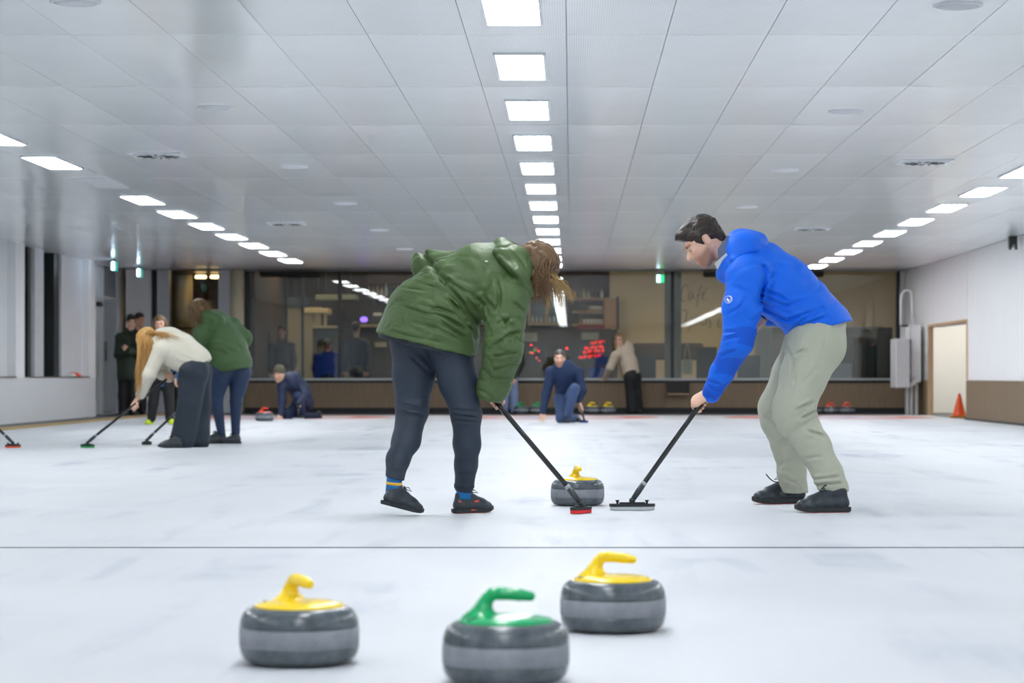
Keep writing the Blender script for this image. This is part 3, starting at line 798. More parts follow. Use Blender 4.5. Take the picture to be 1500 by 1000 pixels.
# ================================================================== BROOMS
CARB = mat('carbon_black', '#0f1315', .22, spec=.6, var=.15, coat=.3)
BRP = mat('broom_plastic', '#1c2428', .45)
def broom(foot, top, label, padcol, headdir, size=(.20, .062), knobs=True, r=.0135, grip=None):
    """foot: centre of the pad on the ice; top: upper end of the handle; headdir: direction of the head's long side"""
    foot = Vector(foot); top = Vector(top)
    t = thing('curling_broom', label, 'broom', tuple(foot), 'curling brooms')
    d = (top - foot).normalized(); h0 = foot + Vector((0, 0, .048)); L_, w_ = size
    a = math.atan2(headdir[1], headdir[0])
    def rot_build(mb, name, m):
        ca, sa = math.cos(a), math.sin(a)
        mb.v = [(foot.x + x * ca - y * sa, foot.y + x * sa + y * ca, foot.z + z) for x, y, z in mb.v]
        return mb.build(name, m, t)
    def oval(l, w, z0, z1, n=28):
        pts = []
        for k in range(n):
            q = 2 * math.pi * k / n; c, s_ = math.cos(q), math.sin(q)
            pts.append((l / 2 * math.copysign(abs(c) ** .55, c), w / 2 * math.copysign(abs(s_) ** .8, s_)))
        return MB().prism(pts, 'z', z0, z1)
    rot_build(oval(L_ * .97, w_ * .97, 0.0, .017), 'pad', mat('pad_' + padcol, {'red': '#e0262b', 'green': '#1f9d50', 'orange': '#e0542a', 'blue': '#2b49b8', 'white': '#d8dcdd', 'black': '#20262a', 'grey': '#b9bec2'}[padcol], .7))
    rot_build(oval(L_, w_, .017, .032), 'head_plate', BRP)
    rot_build(MB().box((-L_ * .28, -w_ * .22, .032), (L_ * .28, w_ * .22, .040), .003), 'ridge', BRP)
    if knobs:
        for s_ in (-1, 1):
            rot_build(MB().lathe([(.006, .032), (.006, .042), (.011, .046), (.011, .051), (0, .052)], 12, (s_ * L_ * .32, 0, 0)), 'knob', BRP)
    MB().ball(tuple(h0), .017, 12).build('swivel', BRP, t)
    e = h0 + d * .10
    MB().tube([h0, h0 + d * .06, e], [.013, .017, .0155], 12).build('ferrule', mat('ferrule', '#30373a', .35), t)
    MB().tube([e - d * .01, top - d * .002, top], [r, r, r * .7], 14).build('handle', CARB, t)
    MB().tube([e, e + d * .02], r * 1.12, 14).build('collar', mat('collar_pale', '#9fa6a8', .4), t)
    if grip:
        MB().tube([top - d * grip, top - d * .003], r * 1.09, 14).build('grip', mat('grip_tape', '#15181a', .75), t)
    return t

# ================================================================== RIGHT HAND CORNER
# orange traffic cone
c = W(1408, 609, 42.6)
t = thing('traffic_cone', 'orange traffic cone standing in the opening of the right wall', 'traffic cone', (XR + .45, 43.6, -.02))
cx, cy = XR + .36, 42.75
t.location = (cx, cy, -.02)
MB().lathe([(.128, .03), (.118, .05), (.02, .42), (.012, .43), (0, .43)], 26, (cx, cy, -.02)).build('cone', mat('cone_orange', '#f2561b', .4, var=.05), t)
MB().cbox((cx, cy, -.0), (.30, .30, .04), .01).build('base', mat('cone_base', '#d98a1e', .5), t)
MB().lathe([(.030, .385), (.0205, .42)], 20, (cx, cy, -.02)).build('tip_band', mat('cone_orange2', '#e04a14', .4), t)
# red thing beside the cone: the end of a folded hand truck
c = W(1419.5, 594, 41.8)
t = thing('hose_coupling', 'small red coupling beside the orange cone', 'coupling', (XR + .35, 41.2, .0))
MB().lathe([(.05, .20), (.06, .215), (.06, .26), (.05, .275), (.025, .28), (.025, .20)], 18, (XR + .30, 40.9, -.02)).build('ring', mat('coupling_red', '#c23a24', .4), t)
MB().lathe([(.04, .0), (.04, .02), (.012, .03), (.012, .21)], 16, (XR + .30, 40.9, -.02)).build('stand', mat('kick_black', '#202326'), t)
# grey ice scraper parked upright in the corner
MW = mat('machine_white', '#eceeee', .4, var=.04); MG = mat('machine_grey', '#c4c8ca', .4)
YM = 44.35
def mrect(px0, py0, px1, py1, y0, y1, name, m, t, ch=.012):
    a = W(px0, py1, YM); b = W(px1, py0, YM)
    return MB().box((a.x, y0, a.z), (b.x, y1, b.z), ch).build(name, m, t)
b0 = W(1340, 607, YM)
t = thing('ice_scraper', 'white upright ice scraper machine with tall tube handle in the far right corner', 'ice machine', (b0.x, YM, 0))
mrect(1334, 475, 1350.5, 560, YM + .1, YM + .75, 'main_housing', MW, t, .02)
mrect(1310, 496, 1331, 568, YM - .2, YM + .55, 'blade_box', MG, t, .02)
mrect(1331, 497, 1334.5, 560, YM, YM + .5, 'gap_plate', mat('frame_dark', '#1d2326'), t, .002)
for px in (1330.5, 1336.5, 1344):
    a = W(px, 607, YM); bz = W(px, 560, YM)
    MB().box((a.x - .028, YM + .12, 0), (a.x + .028, YM + .2, bz.z + .05), .006).build('leg', MG, t)
pts = [W(1319.5, 478, YM), W(1319.5, 440, YM), W(1320.5, 432, YM), W(1325, 426, YM), W(1331, 425, YM), W(1334.5, 428, YM), W(1335.5, 436, YM), W(1336, 478, YM)]
MB().tube(pts, .021, 12).build('tube_handle', mat('tube_white', '#e6e8e9', .35), t)
MB().tube([W(1316, 477, YM), W(1330, 477, YM)], .02, 10).build('grip', mat('frame_dark', '#1d2326'), t)
mrect(1321, 478, 1327, 497, YM + .05, YM + .15, 'bracket', MG, t, .005)
mrect(1341, 463, 1347, 476, YM + .3, YM + .4, 'cap', MG, t, .006)
MB().tube([W(1331, 566, YM - .02), W(1337, 562, YM - .02), W(1343, 556, YM)], .035, 12).build('elbow_pipe', MW, t)
# small black camera on the right wall
YC = 34.0 + .9
c = W(1484, 357, YC)
t = thing('wall_camera', 'small black camera hanging under the ceiling edge on the right', 'camera', (c.x, YC, HC))
MB().box((c.x - .055, YC - .05, c.z - .05), (c.x + .055, YC + .10, HC - .015), .008).build('housing', mat('box_black2', '#14181a', .45), t)
MB().box((c.x - .018, YC - .054, c.z - .05), (c.x + .018, YC - .046, c.z - .015), .002).build('lens', mat('lens_grey', '#8f989c', .15), t)
MB().box((c.x - .035, YC, HC - .02), (c.x + .035, YC + .06, HC + .004)).build('mount', MG, t)
for s_ in (-1, 1): MB().box((c.x + s_ * .042 - .014, YC - .05, c.z - .085), (c.x + s_ * .042 + .014, YC + .04, c.z - .045), .004).build('prong', mat('box_black2', '#14181a'), t)
# orange and white marker disc on the left sill
YS = 41.1
c = W(102, 552, YS); cx = XL - .05
t = thing('marker_disc', 'orange and white marker cone lying on the left window sill', 'marker cone', (cx, YS, ZP + .02))
MB().lathe([(.13, .0), (.135, .008), (.07, .06), (.045, .07), (0, .072)], 22, (cx, YS, ZP + .02)).build('cap', mat('marker_orange', '#e8502a', .45), t)
MB().lathe([(.075, .0), (.078, .006), (.04, .055), (0, .058)], 18, (cx + .0, YS - .19, ZP + .02)).build('white_end', mat('marker_white', '#e6e6e4', .45), t)

# ================================================================== CAFE BEHIND THE GLASS
YW = YF + 7.0
def cr(px0, py0, px1, py1, Y, th, name, m, parent=None, ch=0.):
    lo, hi = pq(px0, py0, px1, py1, Y, th); return MB().box(lo, hi, ch).build(name, m, parent)
CRM = mat('cafe_cream', '#ddd4b6', .7, var=.05, scale=1.5); CBR = mat('cafe_brown', '#3b2e22', .6, var=.2); CDK = mat('cafe_dark', '#1d1f1f', .6)
cw = struct(MB().box((W(893, 0, YW).x, YW, 0), (8.2, YW + .15, HC + .72)).build('wall_cafe', CRM), 'cream cafe wall with brush lettering')
MB().box((-6.2, YW, 0), (W(893, 0, YW).x, YW + .15, HC + .72)).build('cafe_wall_brown', CBR, cw)
MB().box((8.2, YF + .3, 0), (8.35, YW + .15, HC + .72)).build('cafe_side_wall', CRM, cw)
MB().box((-6.28, YF + .3, 0), (-6.2, YW + .15, HC + .72)).build('cafe_side_wall', CBR, cw)
struct(MB().box((-6.3, YF + .25, -.06), (8.3, YW + .15, -.01)).build('floor_cafe', mat('cafe_floor', '#4a3c30', .35, var=.15)), 'dark timber cafe floor')
struct(MB().box((-6.3, YF + .18, HC + .66), (8.3, YW + .15, HC + .75)).build('ceiling_cafe', mat('cafe_ceiling', '#45464a', .8)), 'dark grey cafe ceiling')
# brush lettering on the wall
INK = mat('lettering_ink', '#8f8870', .7)
def stroke(pts, r, name, Y=YW - .012):
    P = [W(985 + x * 85 / 944., 405 + y * 90 / 1000., Y) for x, y in pts]
    n = len(P); MB().tube(P, [r * (.55 + .45 * math.sin(math.pi * (i + .5) / n)) for i in range(n)], 8).build(name, INK, cw)
S_ = [[(245, 200), (255, 150), (215, 125), (175, 160), (150, 240), (145, 330), (165, 410), (210, 400)],
      [(320, 240), (290, 230), (265, 300), (265, 370), (290, 385), (320, 320), (330, 240), (335, 330), (350, 370), (370, 340)],
      [(500, 160), (480, 140), (450, 190), (430, 300), (410, 420), (400, 490)], [(385, 310), (460, 290)],
      [(480, 320), (530, 280), (530, 240), (500, 250), (485, 330), (510, 380), (550, 350)], [(545, 215), (575, 180)],
      [(160, 550), (215, 545), (240, 600), (215, 720), (205, 790), (240, 800), (290, 740), (325, 650)], [(325, 650), (310, 760), (285, 850), (240, 900)],
      [(360, 720), (420, 680), (425, 640), (385, 660), (360, 730), (370, 790), (420, 770)],
      [(470, 700), (520, 650), (560, 660), (550, 760), (480, 790), (465, 720)], [(600, 690), (620, 760), (600, 830), (640, 830)], [(755, 690), (740, 790), (760, 830), (810, 790)]]
for pts in S_: stroke(pts, .012, 'lettering_stroke')
# grey pillar behind the mullion, white pillar right of it
cr(974, 380, 998, 610, YF + 1.4, .3, 'cafe_pillar', mat('pillar_grey', '#77786e', .6), cw)
cr(1106, 480, 1131, 610, YF + 2.4, .3, 'cafe_pillar', mat('pillar_white', '#b9bdb8', .6), cw)
# left part of the cafe: kitchen doors and posts
cr(398, 449, 470, 610, YF + 5.6, .12, 'kitchen_screen', mat('kitchen_pale', '#a29d86', .6, var=.05), cw)
cr(400, 436, 452, 450, YF + 5.55, .1, 'kitchen_band', mat('kitchen_blue', '#3a4c56', .5), cw)
for px in (384, 417, 441): cr(px, 380, px + 4, 610, YF + 2.2, .1, 'cafe_post', mat('post_dim', '#4b5355', .5), cw)
# service hatch with hood
t = thing('serving_hatch', 'pale steel serving hatch with hood, left in the cafe', 'serving counter', tuple(W(462, 600, YF + 4)))
cr(441, 451, 480, 459, YF + 4, .9, 'hood', mat('hood_cream', '#c9c0a0', .4), t, .02)
cr(456, 459, 461, 478, YF + 4.1, .08, 'post', mat('hood_cream', '#c9c0a0'), t)
cr(474, 459, 478, 478, YF + 4.1, .08, 'post', mat('hood_cream', '#c9c0a0'), t)
cr(456, 477, 496, 481, YF + 4, .6, 'counter_top', mat('counter_steel', '#b7b8a8', .3), t, .01)
cr(458, 481, 494, 606, YF + 4.1, .5, 'counter_body', mat('counter_grey', '#5b635f', .6), t)
t = thing('extractor_canopy', 'grey hanging canopy above the serving hatch', 'canopy', tuple(W(490, 438, YF + 5)))
cr(462, 431, 520, 439, YF + 5, .9, 'canopy', mat('canopy_grey', '#77806f', .5), t, .02)
for px in (466, 478, 514): MB().tube([W(px, 431, YF + 5.3), W(px, 385, YF + 5.3)], .015, 8).build('hanger', mat('post_dim', '#4b5355'), t)
t = thing('bar_counter', 'dark bar counter behind the glass left of the woman in green', 'counter', tuple(W(560, 600, YF + 4.5)))
cr(522, 475, 640, 479, YF + 4.4, .6, 'bar_top', mat('counter_wood', '#8b8068', .4), t, .01)
cr(524, 479, 636, 607, YF + 4.5, .45, 'bar_front', mat('bar_dark', '#2b2a28', .5, var=.15), t)
cr(549, 501, 566, 508, YF + 4.42, .06, 'bar_card', mat('card_pale', '#9a9d93', .6), t)
t = thing('purple_lamp', 'small glowing purple lamp on the bar counter', 'lamp', tuple(W(533, 475, YF + 4.6)))
a = W(533, 475, YF + 4.6); MB().lathe([(.05, .0), (.05, .012), (.012, .02), (.012, .05)], 14, tuple(a)).build('base', CDK, t)
MB().lathe([(.03, .05), (.075, .07), (.08, .13), (.04, .16), (0, .165)], 16, tuple(a)).build('shade', emission('purple_glow', '#8a63ff', 3.0), t)
t = thing('coffee_machine', 'dark coffee machine beside the purple lamp', 'coffee machine', tuple(W(552, 475, YF + 4.6)))
cr(545, 462, 560, 475, YF + 4.6, .35, 'body', mat('steel_dark', '#3a4144', .3, metal=.6), t, .02); cr(547, 458, 558, 462, YF + 4.62, .3, 'cup_rail', MG, t, .004)
# high bottle shelves
bcols = ['#d8d2c0', '#3f6f63', '#8a5a30', '#cfd8da', '#b9b39a', '#2f3f4a', '#c7a15a']
def bottle(px, py, Y, h, r, col, lab, grp):
    a = W(px, py, Y); t = thing('bottle', lab, 'bottle', tuple(a), grp); m = mat('bottle_' + col, col, .15, spec=.7)
    MB().lathe([(r * .9, 0), (r, .01), (r, h * .58), (r * .4, h * .74), (r * .34, h * .95)], 14, tuple(a)).build('body', m, t)
    MB().lathe([(r * .4, h * .93), (r * .4, h), (0, h)], 12, tuple(a)).build('cap', mat('cap_gold', '#a58a4a', .4), t)
t = thing('bottle_shelf', 'brown wall shelf carrying bottles above the bar', 'shelf', tuple(W(580, 440, YW - .4)))
cr(538, 434, 625, 437, YW - .45, .4, 'board', mat('shelf_brown', '#5a4632', .5), t, .006)
cr(538, 402, 625, 414, YW - .06, .05, 'back_board', mat('shelf_brown', '#5a4632'), t)
for px in (545, 582, 619): cr(px, 437, px + 2, 444, YW - .4, .35, 'bracket', DK, t)
rr = random.Random(3)
for i in range(13):
    bottle(541 + i * 6.1, 434, YW - .3, .20 + .10 * rr.random(), .035, bcols[rr.randrange(7)], '%s bottle from the left on the brown wall shelf above the bar' % ords[i], 'bottles on the bar wall shelf')
# centre: glass-fronted cupboard and open shelf with bottles and glasses
t = thing('wall_cupboard', 'pale framed glass cupboard on the cafe wall above the kneeling man', 'cupboard', tuple(W(805, 470, YW - .4)))
for a_, b_ in ((773, 777), (799, 803), (824, 828)): cr(a_, 425, b_, 474, YW - .42, .05, 'frame_post', mat('shelf_pale', '#9d8b6d', .5), t)
cr(773, 472, 828, 476, YW - .42, .4, 'bottom_rail', mat('shelf_pale', '#9d8b6d'), t); cr(773, 424, 828, 427, YW - .42, .4, 'top_rail', mat('shelf_pale', '#9d8b6d'), t)
cr(777, 427, 824, 472, YW - .05, .04, 'back_board', mat('cupboard_back', '#3f3931', .6), t)
cr(777, 427, 799, 472, YW - .40, .01, 'glass_door', glass('cupboard_glass'), t); cr(803, 427, 824, 472, YW - .40, .01, 'glass_door', glass('cupboard_glass'), t)
for i in range(7):
    bottle(780 + i * 6.3, 472, YW - .28, .13 + .05 * rr.random(), .03, bcols[rr.randrange(7)], '%s bottle from the left inside the framed glass cupboard' % ords[i], 'bottles in the glass cupboard')
t = thing('open_shelf', 'open shelf unit with glasses and pale back, centre of the cafe', 'shelf', tuple(W(870, 490, YW - .5)))
PK = mat('shelf_back_pink', '#a08a86', .6)
cr(848, 440, 886, 476, YW - .12, .06, 'back_board', PK, t)
for py in (436, 455, 474): cr(838, py, 888, py + 3, YW - .5, .4, 'shelf_board', mat('shelf_oak', '#a5845a', .5, var=.1), t, .004)
cr(885, 436, 904, 481, YW - .5, .4, 'side_cabinet', mat('shelf_oak', '#a5845a'), t, .008); cr(903, 434, 907, 482, YW - .52, .42, 'dark_edge', CDK, t)
cr(846, 475.5, 886, 482, YW - .52, .06, 'red_apron', mat('red_dull', '#7a3236', .5), t)
def tumbler(px, py, Y, lab, grp):
    a = W(px, py, Y); t = thing('drinking_glass', lab, 'glass', tuple(a), grp)
    MB().lathe([(.026, 0), (.034, .10), (.031, .10), (.024, .008), (0, .008)], 14, tuple(a)).build('cup', mat('glass_pale', '#cfd6d6', .1, spec=.8), t)
for i in range(7): bottle(842 + i * 6.6, 436, YW - .35, .14 + .06 * rr.random(), .033, bcols[rr.randrange(7)], '%s bottle from the left on top of the open shelf' % ords[i], 'bottles on the open shelf')
for i in range(5): tumbler(866 + i * 3.6, 454.6, YW - .32, '%s pale glass from the left on the middle shelf board' % ords[i], 'glasses on the middle board')
for i in range(6): tumbler(856 + i * 5., 474, YW - .32, '%s pale glass from the left on the lowest shelf board' % ords[i], 'glasses on the lowest board')
cr(848, 448, 862, 455, YW - .4, .2, 'dark_crate', CDK, protos['red'] if False else bpy.data.objects['open_shelf'], .006)
# pictures leaning on the dark back counter, scoreboard reflection built as glowing letters
cr(690, 482, 905, 606, YW - .9, .3, 'back_counter', mat('backcounter', '#241d16', .5, var=.2), cw)
for px0, px1, lab in ((762, 790, 'small framed grey picture left of the kneeling man behind the glass'), (849, 880, 'framed grey landscape picture above the red scoreboard reflection')):
    t = thing('framed_picture', lab, 'picture', tuple(W(px0, 500, YW - 1.0)))
    cr(px0, 484, px1, 503, YW - 1.0, .05, 'frame', CDK, t, .006); cr(px0 + 3, 487, px1 - 3, 500, YW - 1.02, .02, 'print', mat('print_grey', '#77807b', .6, var=.5, scale=3), t)
t = thing('score_reflection', 'scoreboard reflection built as four slanted rows of glowing red letters on black', 'reflection', tuple(W(868, 530, YF + 2)))  # glowing panel added in place of a scoreboard mirrored in the glass
cr(838, 497, 893, 534, YF + 2.0, .06, 'reflection_backing', mat('screen_black', '#0a0b0c', .3), t, .008)
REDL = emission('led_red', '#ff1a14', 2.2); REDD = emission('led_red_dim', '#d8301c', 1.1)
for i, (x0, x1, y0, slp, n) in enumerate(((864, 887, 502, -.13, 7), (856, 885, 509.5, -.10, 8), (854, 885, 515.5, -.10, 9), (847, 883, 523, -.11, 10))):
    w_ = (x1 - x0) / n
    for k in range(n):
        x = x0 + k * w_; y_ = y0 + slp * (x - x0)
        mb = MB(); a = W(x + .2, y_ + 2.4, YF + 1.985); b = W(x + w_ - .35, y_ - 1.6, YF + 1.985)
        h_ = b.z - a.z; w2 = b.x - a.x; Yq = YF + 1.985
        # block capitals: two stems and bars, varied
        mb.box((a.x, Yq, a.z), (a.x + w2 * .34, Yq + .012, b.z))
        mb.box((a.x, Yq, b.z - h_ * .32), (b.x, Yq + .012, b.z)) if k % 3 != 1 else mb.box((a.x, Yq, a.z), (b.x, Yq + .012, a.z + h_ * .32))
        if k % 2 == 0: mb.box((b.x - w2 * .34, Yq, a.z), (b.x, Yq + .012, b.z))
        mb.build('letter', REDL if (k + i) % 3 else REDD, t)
t = thing('indicator_lights', 'cluster of small red and green lights on a black box behind the glass', 'indicator lights', tuple(W(783, 520, YF + 2)))
cr(772, 500, 800, 534, YF + 2.05, .08, 'box', mat('screen_black', '#0a0b0c'), t, .006)
for px, py, m in ((778, 505, REDL), (785, 510, REDD), (789, 514, REDL), (780, 517, REDL), (786, 524, REDD), (790, 528, REDD), (783, 513, emission('led_green', '#20c050', 1.0)), (777, 516, emission('led_amber', '#e0a030', 1.0))):
    a = W(px, py, YF + 2.04); MB().cbox((a.x, a.y, a.z), (.05, .02, .035), .004).build('lamp', m, t)
t = thing('indicator_lamp', 'single round red lamp above the kneeling man, behind the glass', 'lamp', tuple(W(830.5, 510, YF + 2)))
a = W(830.5, 510, YF + 2.0); MB().ball(tuple(a), .03, 12).build('bulb', REDL, t); MB().cbox((a.x, a.y + .05, a.z), (.08, .06, .08), .006).build('socket', mat('screen_black', '#0a0b0c'), t)
# benches, tables and chairs
BRN = mat('bench_brown', '#3a3029', .5, var=.2); LEGM = mat('leg_steel', '#8fa0a6', .3, metal=.6)
def bench(px0, px1, Y, lab):
    t = thing('upholstered_bench', lab, 'bench', tuple(W((px0 + px1) / 2, 605, Y)))
    cr(px0, 502, px1, 527, Y + .4, .14, 'backrest', BRN, t, .05); a, b = W(px0, 0, Y), W(px1, 0, Y)
    MB().box((a.x, Y - .15, .40), (b.x, Y + .42, .52), .03).build('seat', BRN, t)
    for x in (a.x + .08, b.x - .08):
        for y in (Y - .1, Y + .36): MB().tube([(x, y, -.01), (x, y, .41)], .02, 8).build('leg', LEGM, t)
bench(928, 978, YF + 4.2, 'dark brown upholstered bench behind the woman in fleece')
bench(990, 1030, YF + 4.2, 'dark brown upholstered bench under the brush lettering')
def chair(px, Y, w, m, lab, turn=1, top=520):
    a = W(px, 605, Y); t = thing('cafe_chair', lab, 'chair', (a.x, Y, -.01))
    hz = W(px, top, Y).z
    MB().cbox((a.x, Y, .45), (w, .42, .03), .01).build('seat', m, t)
    MB().box((a.x - w / 2, Y + .19 * turn - .015, .62), (a.x + w / 2, Y + .19 * turn + .015, hz), .012).build('backrest', m, t)
    for sx_ in (-1, 1):
        MB().tube([(a.x + sx_ * (w / 2 - .03), Y + .19 * turn, .44), (a.x + sx_ * (w / 2 - .03), Y + .19 * turn, hz - .03)], .012, 8).build('back_post', LEGM, t)
        for sy in (-1, 1): MB().tube([(a.x + sx_ * (w / 2 - .03), Y + sy * .18, .44), (a.x + sx_ * (w / 2 + .02), Y + sy * .22, -.01)], .012, 8).build('leg', LEGM, t)
chair(946, YF + 1.5, .42, mat('chair_black', '#191a1b', .5), 'black steel-legged chair right of the woman in fleece')
chair(1036, YF + 1.7, .42, mat('chair_black', '#191a1b'), 'black steel-legged chair right of the tote bag', 1, 508)
chair(1098, YF + 1.2, .46, mat('chair_grey', '#4d565c', .5), 'grey chair seen under the arm of the man in blue')
chair(1232, YF + 1.2, .46, mat('chair_pale', '#8b94a0', .5), 'pale grey-blue chair beside the black cabinet', 1, 532)
chair(875, YF + 1.6, .42, mat('chair_blue', '#123a9a', .5), 'blue chair under the red scoreboard reflection', 1, 538)
t = thing('tote_bag', 'pale canvas tote bag with long handles hanging on a chair', 'bag', tuple(W(1006, 545, YF + 1.3)))
cr(1000, 526, 1014, 548, YF + 1.3, .08, 'bag_body', mat('canvas', '#b3b6a2', .8), t, .02)
MB().tube([W(1002, 527, YF + 1.34), W(1004, 512, YF + 1.34), W(1007, 503, YF + 1.34), W(1009, 512, YF + 1.34), W(1011, 527, YF + 1.34)], .012, 8).build('handle', mat('canvas', '#b3b6a2'), t)
t = thing('black_cabinet', 'tall black cabinet with glass door at the right end of the cafe', 'cabinet', tuple(W(1280, 605, YF + 1.5)))
cr(1286, 479, 1308, 606, YF + 1.4, .5, 'column', mat('cab_black', '#14120f', .4), t, .02)
cr(1250, 494, 1288, 606, YF + 1.5, .45, 'body', mat('cab_brown', '#2a1f17', .4), t, .01); cr(1268, 498, 1290, 604, YF + 1.48, .02, 'glass_door', mat('cab_glass', '#1b242b', .08), t, .002)
a = W(1279, 504, YF + 1.46); MB().ball(tuple(a), (.04, .03, .025), 10).build('red_badge', mat('badge_red', '#a63a24', .4), t)
t = thing('half_partition', 'grey blue half-height partition along the cafe wall', 'partition', tuple(W(1200, 605, YF + 4)))
cr(1130, 480, 1290, 606, YF + 4.6, .1, 'panel', mat('partition_grey', '#646b78', .6, var=.05), t); cr(1130, 478, 1290, 481, YF + 4.55, .2, 'cap', mat('partition_cap', '#7d848c', .5), t)
# dark furniture left under the window
t = thing('coat_rack', 'dark coats hanging on a rack at the left end of the cafe', 'coat rack', tuple(W(376, 605, YF + 2.5)))
MB().tube([W(364, 480, YF + 2.5), W(396, 480, YF + 2.5)], .015, 8).build('rail', DK, t)
for i in range(4):
    a = W(367 + i * 8, 482, YF + 2.5); s = Solid(); s.cone((a.x, a.y, a.z - .08), (a.x, a.y, a.z - .75), .08, .12, .03, u=(0, 1, 0), su=1.6, sv=.8); s.build('coat', mat('coat_%d' % (i % 3), ['#1c1714', '#14181b', '#2b1d18'][i % 3], .8), .03, t)
# added warm lamps, out of view above the glass, to brighten the cafe
for i, px in enumerate((430, 560, 700, 830, 950, 1060, 1200)):
    a = W(px, 0, YF + 3.6); t = thing('cafe_fill_lamp', 'added unseen warm cafe lamp, %s from the left' % ords[i], 'lamp', (a.x, YF + 3.6, HC + .62), 'added cafe lamps above the glass')
    MB().lathe([(.10, .06), (.11, 0), (.10, -.015)], 20, (a.x, YF + 3.6, HC + .60)).build('can', mat('can_black', '#161616', .5), t)
    MB().lathe([(.085, -.014), (.085, -.021), (0, -.021)], 20, (a.x, YF + 3.6, HC + .60)).build('lens', emission('cafe_warm', '#ffdcae', 420.0), t)
# ================================================================== PEOPLE
def skin_mat(name, col): return mat(name, col, .5, var=.05, scale=30, vcol='tint')
SKIN1 = skin_mat('skin_fair', '#e3b69d'); SKIN2 = skin_mat('skin_tan', '#cf9d80')
EYEW = mat('eye_white', '#b8a99c', .3); IRIS = mat('iris_dark', '#2a211b', .2)

def frame(f, u):
    f = unit(f); u = npv(u); u = unit(u - f * (u @ f)); r = np.cross(f, u); return f, u, r

class Head:
    def __init__(s, c, f, u, k=1.0):
        s.c = npv(c); s.f, s.u, s.r = frame(f, u); s.k = k
    def pt(s, a, b, c): return s.c + (s.f * a + s.r * b + s.u * c) * s.k
    def R(s): return [s.f, s.r, s.u]
    def add(s, S, base):
        k = s.k; R = s.R(); p = s.pt
        def e(c, r, kk=.02, op='add'): S.ell(p(*c), np.array(r) * k, R, kk * k, op)
        def cn(a, b, ra, rb, kk=.02, **kw): S.cone(p(*a), p(*b), ra * k, rb * k, kk * k, **kw)
        e((-.018, 0, .035), (.096, .074, .084))
        e((.028, 0, -.028), (.064, .060, .086), .03)
        e((.068, 0, -.098), (.024, .026, .020), .03)
        for q in (-1, 1):
            cn((-.012, q * .052, -.045), (.058, q * .018, -.098), .020, .017, .03)
            e((.064, q * .040, -.018), (.022, .020, .018), .02)
            e((-.012, q * .076, -.006), (.020, .008, .033), .006)
            e((.093, q * .012, -.032), (.010, .008, .008), .008)
        cn((.084, -.036, .026), (.084, .036, .026), .013, .013, .018)
        for q in (-1, 1): e((.100, q * .031, .004), (.016, .015, .010), .012, 'sub')
        cn((.088, 0, .008), (.113, 0, -.024), .008, .0125, .010)
        cn((.088, -.016, -.058), (.088, .016, -.058), .008, .008, .008)
        cn((.086, -.014, -.070), (.086, .014, -.070), .009, .009, .008)
        S.cone(p(-.03, 0, -.05), base, .052 * k, .058 * k, .03)
    def eyes(s, root):
        for q in (-1, 1):
            c = s.pt(.0755, q * .031, .003); d = s.f
            MB().ball(c, .0122 * s.k, 10).build('eye', EYEW, root)
            MB().ball(c + d * .0075 * s.k, .0064 * s.k, 8).build('iris', IRIS, root)
    def tint(s, stubble=0., brow=(.35, .25, .18)):
        def col(V):
            q = (V - s.c) / s.k; a = q @ s.f; b = q @ s.r; c = q @ s.u
            C = np.ones((len(V), 3))
            def mix(w, t):
                nonlocal C
                C = C * (1 - w[:, None]) + w[:, None] * np.array(t)
            g = lambda x: np.exp(-x)
            if stubble:
                w = np.clip((a + .015) / .03, 0, 1) * np.clip((-.032 - c + .25 * np.clip(.05 - a, 0, .1)) / .025, 0, 1) * (np.abs(b) < .08) * (c > -.14) * (a < .14) * stubble
                mix(w, (.42, .35, .31))
            mix(np.clip(1.2 * g(((c + .064) / .011) ** 4 + (b / .024) ** 4 + ((a - .095) / .02) ** 4), 0, 1), (.80, .52, .50))
            mix(.35 * g(((c + .03) / .02) ** 2 + ((np.abs(b) - .042) / .02) ** 2 + ((a - .075) / .03) ** 2), (1., .72, .68))
            mix(np.clip(1.1 * g(((c - .030 + .15 * (np.abs(b) - .03) ** 1) / .008) ** 4 + ((np.abs(b) - .034) / .022) ** 4 + ((a - .09) / .025) ** 4), 0, 1), brow)
            return C
        return col

def grip_hand(S, wrist, c, h, flip=1, Rr=.0135, k=1.0):
    """closed hand round a bar at c running along h"""
    wrist = npv(wrist); c = npv(c); h = unit(h)
    n = c - wrist; n = unit(n - h * (n @ h)); b = np.cross(h, n) * flip
    kn = c + b * (Rr + .014) * k - n * .012 * k
    S.cone(wrist, kn, .026 * k, .031 * k, .02, u=h, su=1.30, sv=.62)
    for i in range(4):
        o = h * (i - 1.5) * .0195 * k; R = (Rr + .0085 * k)
        th = [(-12, 1.25), (55, 1.2), (135, 1.0), (205 + 8 * (i % 2), 1.0)]
        P = [c + o + (b * math.cos(math.radians(t)) + n * math.sin(math.radians(t))) * R * m for t, m in th]
        S.chain([kn + o * .9] + P, [.011 * k, .0105 * k, .010 * k, .009 * k, .0082 * k], .004)
    o = -h * .043 * k; R = Rr + .010 * k
    P = [wrist * .45 + kn * .55 + o * .6] + [c + o * 1.0 + (b * math.cos(math.radians(t)) + n * math.sin(math.radians(t))) * R for t in (-70, -125, -170)]
    S.chain(P, [.014 * k, .012 * k, .0105 * k, .009 * k], .006)

